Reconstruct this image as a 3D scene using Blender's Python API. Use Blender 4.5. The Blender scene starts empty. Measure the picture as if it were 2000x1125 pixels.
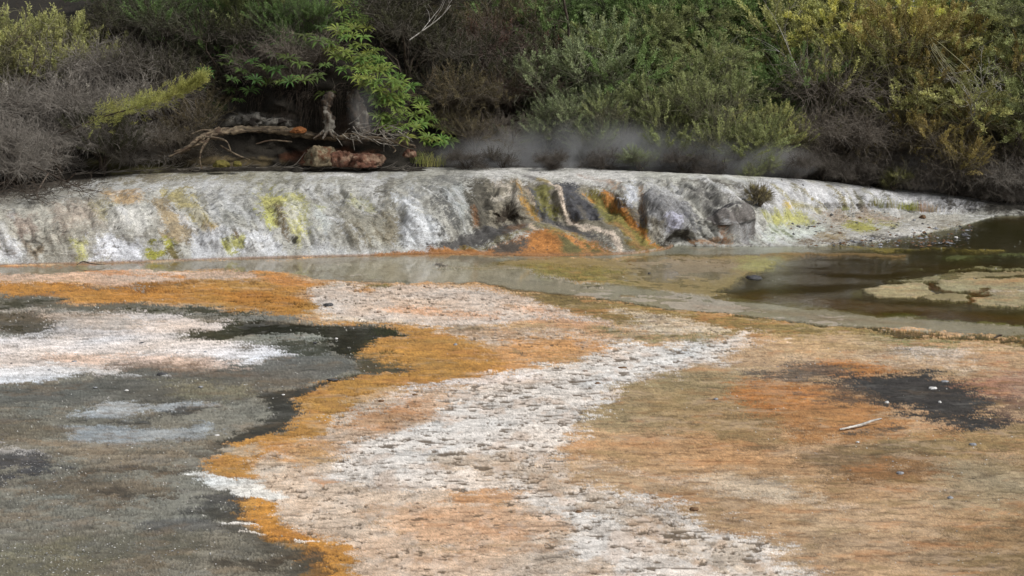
import bpy, bmesh, math, random
import numpy as np
from mathutils import Vector, Matrix
R = math.radians
PI = math.pi
random.seed(7)
rng = np.random.default_rng(7)
SC = bpy.context.scene
COL = SC.collection

# ------------------------------------------------------------------ camera
CAM_H, FPX, PITCH = 7.0, 2778.0, math.atan(582.5 / 2778.0)
cd = bpy.data.cameras.new('camera'); cam = bpy.data.objects.new('camera', cd); COL.objects.link(cam)
cam.location = (0, 0, CAM_H); cam.rotation_euler = (PI / 2 - PITCH, 0, 0)
cd.sensor_width = 36; cd.lens = 36 * FPX / 2000; cd.clip_start = 0.5; cd.clip_end = 900
SC.camera = cam
# ------------------------------------------------------------------ world, sun, exposure
SUN_EL, SUN_AZ = R(50), R(118)          # azimuth of the sun, clockwise from +Y
w = bpy.data.worlds.new('World'); SC.world = w; w.use_nodes = True
nt = w.node_tree; nt.nodes.clear()
sky = nt.nodes.new('ShaderNodeTexSky'); sky.sky_type = 'NISHITA'; sky.sun_disc = False
sky.sun_elevation = SUN_EL; sky.sun_rotation = SUN_AZ; sky.dust_density = 4; sky.air_density = 1.0
hs = nt.nodes.new('ShaderNodeHueSaturation'); hs.inputs['Saturation'].default_value = 0.22
bg = nt.nodes.new('ShaderNodeBackground'); bg.inputs['Strength'].default_value = 0.10
wo = nt.nodes.new('ShaderNodeOutputWorld')
nt.links.new(sky.outputs[0], hs.inputs['Color']); nt.links.new(hs.outputs[0], bg.inputs['Color']); nt.links.new(bg.outputs[0], wo.inputs['Surface'])
sd = bpy.data.lights.new('sun', 'SUN'); so = bpy.data.objects.new('sun', sd); COL.objects.link(so)
sd.energy = 2.7; sd.angle = R(9); sd.color = (1, 0.98, 0.94)
sdir = Vector((math.sin(SUN_AZ) * math.cos(SUN_EL), math.cos(SUN_AZ) * math.cos(SUN_EL), math.sin(SUN_EL)))
so.rotation_euler = sdir.to_track_quat('Z', 'Y').to_euler()
SC.view_settings.view_transform = 'Standard'; SC.view_settings.look = 'None'
SC.view_settings.gamma = 1; SC.view_settings.use_curve_mapping = False
SC.view_settings.exposure = -0.1
SC.render.engine = 'CYCLES'
SC.cycles.use_denoising = True
SC.cycles.max_bounces = 6; SC.cycles.diffuse_bounces = 3; SC.cycles.glossy_bounces = 3
SC.cycles.transparent_max_bounces = 12; SC.cycles.volume_bounces = 1
SC.cycles.volume_step_rate = 4; SC.cycles.volume_max_steps = 64
DESAT = 0.03
ALB = 1.12                                # albedo = ALB * linear(colour seen in the photograph)

# ------------------------------------------------------------------ photograph pixel <-> place
SP, CP = math.sin(PITCH), math.cos(PITCH)
def ray(x, y):
    cx = (np.asarray(x, float) - 1000) / FPX; cy = (562.5 - np.asarray(y, float)) / FPX
    return cx, CP + SP * cy, -SP + CP * cy
def at_depth(x, y, Y):
    dx, dy, dz = ray(x, y); t = Y / dy
    return dx * t, Y + 0 * t, CAM_H + dz * t
def at_height(x, y, z):
    dx, dy, dz = ray(x, y); t = (z - CAM_H) / dz
    return dx * t, dy * t, z + 0 * t
def chart(X, Y, Z):
    f = Y * CP - (Z - CAM_H) * SP; u = Y * SP + (Z - CAM_H) * CP
    return 1000 + FPX * X / f, 562.5 - FPX * u / f

# ------------------------------------------------------------------ noise
TAB = rng.uniform(-1, 1, (256, 256)).astype(np.float32)
def vn(x, y, s=0):
    x = x + s * 17.31; y = y + s * 41.77
    xi = np.floor(x); yi = np.floor(y); fx = x - xi; fy = y - yi
    fx = fx * fx * (3 - 2 * fx); fy = fy * fy * (3 - 2 * fy)
    a = xi.astype(np.int64) & 255; b = yi.astype(np.int64) & 255; a1 = (a + 1) & 255; b1 = (b + 1) & 255
    return ((TAB[a, b] * (1 - fx) + TAB[a1, b] * fx) * (1 - fy) + (TAB[a, b1] * (1 - fx) + TAB[a1, b1] * fx) * fy)
def fbm(x, y, o=4, s=0, g=0.55):
    r = 0; amp = 1; tot = 0
    for k in range(o):
        r = r + amp * vn(x, y, s + k * 3); tot += amp; amp *= g
        x, y = (x * 0.8 - y * 0.6) * 2.03, (x * 0.6 + y * 0.8) * 2.03
    return r / tot * 1.5
def sstep(a, b, x):
    t = np.clip((x - a) / (b - a), 0, 1); return t * t * (3 - 2 * t)
def lin(c):
    c = np.asarray(c, float) / 255
    l = np.where(c <= 0.04045, c / 12.92, ((c + 0.055) / 1.055) ** 2.4) * ALB
    return l + (l @ np.array([.3, .55, .15]) - l) * DESAT

# ------------------------------------------------------------------ mesh helpers
def mesh(name, parts, mats, attrs=None, smooth=True):
    """parts: list of (V (n,3), F (m,3|4), material index)"""
    me = bpy.data.meshes.new(name)
    vs = []; loops = []; starts = []; mi = []; off = 0; lo = 0
    for V, F, m in parts:
        V = np.asarray(V, np.float32).reshape(-1, 3); F = np.asarray(F, np.int32)
        vs.append(V); loops.append((F + off).ravel()); k = F.shape[1]
        starts.append(lo + np.arange(len(F)) * k); mi.append(np.full(len(F), m, np.int32))
        off += len(V); lo += F.size
    V = np.concatenate(vs); L = np.concatenate(loops); S = np.concatenate(starts); MI = np.concatenate(mi)
    me.vertices.add(len(V)); me.vertices.foreach_set('co', V.ravel())
    me.loops.add(len(L)); me.loops.foreach_set('vertex_index', L.astype(np.int32))
    me.polygons.add(len(S)); me.polygons.foreach_set('loop_start', S.astype(np.int32))
    me.polygons.foreach_set('material_index', MI)
    me.polygons.foreach_set('use_smooth', np.full(len(S), smooth))
    for m in (mats if isinstance(mats, (list, tuple)) else [mats]): me.materials.append(m)
    me.update(calc_edges=True)
    for an, (ty, data) in (attrs or {}).items():
        a = me.attributes.new(an, ty, 'POINT')
        a.data.foreach_set('color' if ty == 'FLOAT_COLOR' else 'value', np.asarray(data, np.float32).ravel())
    return me
def link(name, me, parent=None, **props):
    o = bpy.data.objects.new(name, me); COL.objects.link(o)
    if parent is not None: o.parent = parent
    for k, v in props.items(): o[k] = v
    return o
def empty(name, loc=(0, 0, 0), rz=0.0, **props):
    o = bpy.data.objects.new(name, None); COL.objects.link(o)
    o.location = loc; o.rotation_euler = (0, 0, rz); o.empty_display_size = 0.1
    for k, v in props.items(): o[k] = v
    return o
def children_of(o): return [c for c in COL.objects if c.parent == o]
def dup(tree, loc, rz, sc, color=None):
    """tree = (root, [parts]); copies root and its parts"""
    root, parts = tree
    r = root.copy(); COL.objects.link(r); r.location = loc; r.rotation_euler = (0, 0, rz); r.scale = sc if hasattr(sc, '__len__') else (sc,) * 3
    out = []
    for p in parts:
        c = p.copy(); COL.objects.link(c); c.parent = r
        if color is not None: c.color = (*color, 1)
        out.append(c)
    return r, out
def grid_faces(nr, nc):
    i = np.arange(nr - 1)[:, None] * nc + np.arange(nc - 1)[None, :]
    return np.stack([i, i + 1, i + nc + 1, i + nc], -1).reshape(-1, 4)
def tubes(P, Rad, sides=3):
    """P (N,K,3) polylines, Rad (N,K)"""
    P = np.asarray(P, float); N, K, _ = P.shape
    T = np.gradient(P, axis=1); T /= np.linalg.norm(T, axis=2, keepdims=True) + 1e-9
    ref = np.where(np.abs(T[..., 2:3]) > 0.9, np.array([1., 0, 0]), np.array([0, 0, 1.]))
    A = np.cross(T, ref); A /= np.linalg.norm(A, axis=2, keepdims=True) + 1e-9
    B = np.cross(T, A)
    an = np.arange(sides) * 2 * PI / sides
    V = P[:, :, None, :] + np.asarray(Rad)[:, :, None, None] * (A[:, :, None, :] * np.cos(an)[:, None] + B[:, :, None, :] * np.sin(an)[:, None])
    idx = np.arange(N * K * sides).reshape(N, K, sides); nx = np.roll(idx, -1, axis=2)
    F = np.stack([idx[:, :-1], nx[:, :-1], nx[:, 1:], idx[:, 1:]], -1).reshape(-1, 4)
    return V.reshape(-1, 3), F
def rod(pts, rads, sides=10, seg=8, rough=0.15, seed=0, twist=0.0):
    """a gnarled rod: resampled smooth path with ridged radius and closed ends"""
    pts = np.asarray(pts, float); n = len(pts); t = np.linspace(0, n - 1, (n - 1) * seg + 1)
    def cr(a):
        i = np.clip(np.floor(t).astype(int), 0, n - 2); f = (t - i)[:, None]; a = np.asarray(a, float); a = a[:, None] if a.ndim == 1 else a
        p0 = a[np.clip(i - 1, 0, n - 1)]; p1 = a[i]; p2 = a[i + 1]; p3 = a[np.clip(i + 2, 0, n - 1)]
        return 0.5 * (2 * p1 + (p2 - p0) * f + (2 * p0 - 5 * p1 + 4 * p2 - p3) * f ** 2 + (3 * p1 - p0 - 3 * p2 + p3) * f ** 3)
    P = cr(pts); rr = np.maximum(cr(rads)[:, 0], 0.002)
    K = len(P); an = np.arange(sides) * 2 * PI / sides
    T = np.gradient(P, axis=0); T /= np.linalg.norm(T, axis=1, keepdims=True)
    ref = np.array([0.13, 0.31, 0.94]); A = np.cross(T, ref); A /= np.linalg.norm(A, axis=1, keepdims=True); B = np.cross(T, A)
    aa = an[None, :] + twist * np.arange(K)[:, None] / seg
    rm = 1 + rough * fbm(np.cos(an)[None, :] * 2 + 5 + seed + 0 * aa, np.sin(an)[None, :] * 2 + np.arange(K)[:, None] * 0.25 / seg * 2, 3, seed) + rough * 0.6 * fbm(aa * 2, np.arange(K)[:, None] * 0.9, 2, seed + 5)
    V = P[:, None] + (rr[:, None] * rm)[..., None] * (A[:, None] * np.cos(aa)[..., None] + B[:, None] * np.sin(aa)[..., None])
    idx = np.arange(K * sides).reshape(K, sides); nx = np.roll(idx, -1, axis=1)
    F = np.stack([idx[:-1], nx[:-1], nx[1:], idx[1:]], -1).reshape(-1, 4)
    V = np.concatenate([V.reshape(-1, 3), P[:1], P[-1:]]); c0, c1 = len(V) - 2, len(V) - 1
    cap = np.concatenate([np.stack([nx[0], idx[0], np.full(sides, c0), np.full(sides, c0)], -1)[:, :3], np.stack([idx[-1], nx[-1], np.full(sides, c1)], -1)])
    return V, F, cap
def rodparts(specs, m=0):
    out = []
    for s in specs:
        V, F, cap = rod(**s)
        out.append((V, F, m)); out.append((V, cap, m))
    return out

# ------------------------------------------------------------------ materials
def newmat(name):
    m = bpy.data.materials.new(name); m.use_nodes = True; m.node_tree.nodes.clear(); return m, m.node_tree
def N(nt, ty, ins=None, **kw):
    n = nt.nodes.new(ty)
    for k, v in kw.items(): setattr(n, k, v)
    for k, v in (ins or {}).items():
        if hasattr(v, 'is_linked') or isinstance(v, bpy.types.NodeSocket): nt.links.new(v, n.inputs[k])
        else: n.inputs[k].default_value = v
    return n
def mixc(nt, f, a, b, bt='MIX'):
    n = nt.nodes.new('ShaderNodeMix'); n.data_type = 'RGBA'; n.blend_type = bt
    for k, v in ((0, f), (6, a), (7, b)):
        if isinstance(v, bpy.types.NodeSocket): nt.links.new(v, n.inputs[k])
        else: n.inputs[k].default_value = v
    return n.outputs[2]
def mapr(nt, v, a, b, c, d):
    return N(nt, 'ShaderNodeMapRange', {0: v, 1: a, 2: b, 3: c, 4: d}).outputs[0]
def math_(nt, op, a, b=0.0):
    return N(nt, 'ShaderNodeMath', {0: a, 1: b}, operation=op).outputs[0]
def surface_mat(name, grain=60, bump=0.5, vary=0.35, dist=0.02, rough=0.88):
    """mineral or earth surface: colour from 'Col', gloss from 'mask'.g (wet), fine grain on top"""
    m, t = newmat(name)
    co = N(t, 'ShaderNodeAttribute', attribute_name='Col'); mk = N(t, 'ShaderNodeAttribute', attribute_name='mask')
    sp = N(t, 'ShaderNodeSeparateColor', {0: mk.outputs['Color']})
    tc = N(t, 'ShaderNodeTexCoord')
    n1 = N(t, 'ShaderNodeTexNoise', {'Vector': tc.outputs['Object'], 'Scale': grain, 'Detail': 4, 'Roughness': 0.7})
    n2 = N(t, 'ShaderNodeTexNoise', {'Vector': tc.outputs['Object'], 'Scale': grain * 0.17, 'Detail': 5, 'Roughness': 0.65})
    g1 = mapr(t, n1.outputs[0], 0.3, 0.7, 1 - vary, 1 + vary * 0.8); g2 = mapr(t, n2.outputs[0], 0.3, 0.7, 1 - vary * 0.6, 1 + vary * 0.6)
    g = math_(t, 'MULTIPLY', g1, g2)
    c = N(t, 'ShaderNodeVectorMath', {0: co.outputs['Color'], 3: g}, operation='SCALE').outputs[0]
    h = math_(t, 'ADD', math_(t, 'MULTIPLY', n1.outputs[0], 0.35), n2.outputs[0])
    st = mapr(t, sp.outputs[1], 0, 1, bump, bump * 0.12)
    b = N(t, 'ShaderNodeBump', {'Height': h, 'Strength': st, 'Distance': dist})
    ro = mapr(t, sp.outputs[1], 0, 1, rough, 0.28)
    p = N(t, 'ShaderNodeBsdfPrincipled', {'Base Color': c, 'Roughness': ro, 'Normal': b.outputs[0]})
    p.inputs['Specular IOR Level'].default_value = 0.35
    N(t, 'ShaderNodeOutputMaterial', {0: p.outputs[0]})
    return m
M_GROUND = surface_mat('mineral_flat', 55, 0.25, 0.24, 0.015)
M_TERR = surface_mat('sinter', 30, 0.85, 0.42, 0.045)
M_HILL = surface_mat('forest_soil', 20, 0.9, 0.4, 0.08, 0.95)
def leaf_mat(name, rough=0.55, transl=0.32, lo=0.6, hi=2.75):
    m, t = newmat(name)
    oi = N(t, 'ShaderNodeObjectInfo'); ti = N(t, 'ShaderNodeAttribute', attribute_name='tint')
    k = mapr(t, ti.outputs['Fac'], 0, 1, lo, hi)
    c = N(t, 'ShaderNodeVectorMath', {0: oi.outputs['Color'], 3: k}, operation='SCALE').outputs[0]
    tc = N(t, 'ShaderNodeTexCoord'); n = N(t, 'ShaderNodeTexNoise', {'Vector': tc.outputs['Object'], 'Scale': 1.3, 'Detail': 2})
    c2 = N(t, 'ShaderNodeHueSaturation', {'Color': c, 'Hue': mapr(t, n.outputs[0], 0.3, 0.7, 0.492, 0.514)}).outputs[0]
    p = N(t, 'ShaderNodeBsdfPrincipled', {'Base Color': c2, 'Roughness': rough}); p.inputs['Specular IOR Level'].default_value = 0.25
    tr = N(t, 'ShaderNodeBsdfTranslucent', {'Color': c2})
    mx = N(t, 'ShaderNodeMixShader', {0: transl, 1: p.outputs[0], 2: tr.outputs[0]})
    N(t, 'ShaderNodeOutputMaterial', {0: mx.outputs[0]}); return m
M_LEAF = leaf_mat('fine_leaves'); M_FERN = leaf_mat('fern_leaves', 0.45, 0.35, 0.5, 1.35)
def simple_mat(name, c1, c2, scale=8, rough=0.85, bump=0.4, stretch=(1, 1, 1), dist=0.02, spec=0.3, c3=None, lo=0.38, hi=0.62):
    m, t = newmat(name); tc = N(t, 'ShaderNodeTexCoord')
    mp = N(t, 'ShaderNodeMapping', {'Vector': tc.outputs['Object'], 'Scale': stretch})
    n = N(t, 'ShaderNodeTexNoise', {'Vector': mp.outputs[0], 'Scale': scale, 'Detail': 6, 'Roughness': 0.65})
    c = mixc(t, mapr(t, n.outputs[0], lo, hi, 0, 1), (*lin(c1), 1), (*lin(c2), 1))
    if c3:
        n3 = N(t, 'ShaderNodeTexNoise', {'Vector': mp.outputs[0], 'Scale': scale * 0.35, 'Detail': 5, 'Roughness': 0.7})
        c = mixc(t, mapr(t, n3.outputs[0], 0.5, 0.6, 0, 1), c, (*lin(c3), 1))
    b = N(t, 'ShaderNodeBump', {'Height': n.outputs[0], 'Strength': bump, 'Distance': dist})
    p = N(t, 'ShaderNodeBsdfPrincipled', {'Base Color': c, 'Roughness': rough, 'Normal': b.outputs[0]}); p.inputs['Specular IOR Level'].default_value = spec
    N(t, 'ShaderNodeOutputMaterial', {0: p.outputs[0]}); return m
def twig_mat(name):
    m, t = newmat(name); oi = N(t, 'ShaderNodeObjectInfo'); tc = N(t, 'ShaderNodeTexCoord')
    n = N(t, 'ShaderNodeTexNoise', {'Vector': tc.outputs['Object'], 'Scale': 3, 'Detail': 4})
    c = mixc(t, mapr(t, n.outputs[0], 0.35, 0.65, 0, 1), (*lin((66, 58, 52)), 1), (*lin((132, 125, 118)), 1)); c = mixc(t, .45, c, oi.outputs['Color'])
    p = N(t, 'ShaderNodeBsdfPrincipled', {'Base Color': c, 'Roughness': 0.9}); p.inputs['Specular IOR Level'].default_value = 0.15
    N(t, 'ShaderNodeOutputMaterial', {0: p.outputs[0]}); return m
M_TWIG = twig_mat('dry_twigs')
M_BARK = simple_mat('bark', (52, 44, 38), (92, 82, 72), 14, stretch=(1, 1, 0.3))
M_WOOD = simple_mat('weathered_wood', (44, 38, 32), (124, 110, 90), 9, stretch=(.5, 1.5, 1.5), c3=(70, 56, 44))
M_WHITEWOOD = simple_mat('bleached_wood', (140, 136, 130), (205, 202, 196), 10)
M_ROOT = simple_mat('dark_roots', (40, 34, 30), (92, 82, 72), 12)

# ------------------------------------------------------------------ traced colour layers, some painted shade among them
def parse(s): return np.array([[float(v) for v in q.split(',')] for q in s.split()])
def sdf_poly(px, py, P, ys):
    P = P * np.array([1, ys]); x = px; y = py * ys
    d = np.full(x.shape, 1e9, np.float32); s = np.ones(x.shape, np.float32)
    n = len(P)
    for i in range(n):
        a = P[i]; b = P[i - 1]; ex, ey = b - a
        wx = x - a[0]; wy = y - a[1]
        t = np.clip((wx * ex + wy * ey) / (ex * ex + ey * ey + 1e-9), 0, 1)
        d = np.minimum(d, (wx - ex * t) ** 2 + (wy - ey * t) ** 2)
        c1 = y >= a[1]; c2 = y < b[1]; c3 = ex * wy > ey * wx
        s = np.where((c1 & c2 & c3) | (~c1 & ~c2 & ~c3), -s, s)
    return s * np.sqrt(d)
def sdf_line(px, py, P, ys):
    x = px; y = py * ys; best = np.full(x.shape, 1e9, np.float32)
    for i in range(len(P) - 1):
        a = P[i]; b = P[i + 1]; ax, ay, bx, by = a[0], a[1] * ys, b[0], b[1] * ys
        ex, ey = bx - ax, by - ay
        t = np.clip(((x - ax) * ex + (y - ay) * ey) / (ex * ex + ey * ey + 1e-9), 0, 1)
        d = np.hypot(x - ax - ex * t, y - ay - ey * t) - (a[2] + (b[2] - a[2]) * t) * ys
        best = np.minimum(best, d)
    return best
def paint(cx, cy, noise, layers, base, ys, FR=1.0, GRAIN=0.0):
    """channels: r g b crust wet fleck depth.  layer = (kind, points, rgb|None, soft, fray, alpha, extras)"""
    rnd = rng.uniform(-1, 1, len(cx)).astype(np.float32)
    n = len(cx); C = np.zeros((n, 7), np.float32); C[:, :3] = lin(base)
    for L in layers:
        kind, pts, rgb, soft, fray = L[:5]; fray = fray * (.5 if kind == 'l' and ys < 2 else 1); al = L[5] if len(L) > 5 else 1.0; ex = L[6] if len(L) > 6 else {}
        P = parse(pts); m = soft + 1.3 * fray + (P[:, 2].max() * 1.2 if kind == 'l' else 0) * 1
        my = m if kind == 'l' else m / ys
        sel = np.nonzero((cx > P[:, 0].min() - m) & (cx < P[:, 0].max() + m) & (cy > P[:, 1].min() - my) & (cy < P[:, 1].max() + my))[0]
        if len(sel) == 0: continue
        d = (sdf_poly if kind == 'p' else sdf_line)(cx[sel], cy[sel], P, ys)
        d = d + fray * FR * noise[ex.get('n', 0)][sel]; wd = ((1 - sstep(-soft / 2, soft / 2, d)) * al)[:, None].astype(np.float32)
        wgt = (1 - sstep(-soft / 2, soft / 2, d + min(soft, 40) * GRAIN * rnd[sel])) * al
        if 'q' in ex: wgt = wgt * sstep(-0.25, 0.35, noise[2][sel] + ex['q'])       # broken up by fine noise
        wgt = wgt[:, None].astype(np.float32)
        if rgb is not None: C[sel, :3] = C[sel, :3] * (1 - wgt) + lin(rgb) * wgt
        for k, nme in ((3, 'crust'), (4, 'wet'), (5, 'fleck'), (6, 'depth')):
            if nme in ex: q_ = wd if k == 6 else wgt; C[sel, k:k + 1] = C[sel, k:k + 1] * (1 - q_) + ex[nme] * q_
    return C
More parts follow.
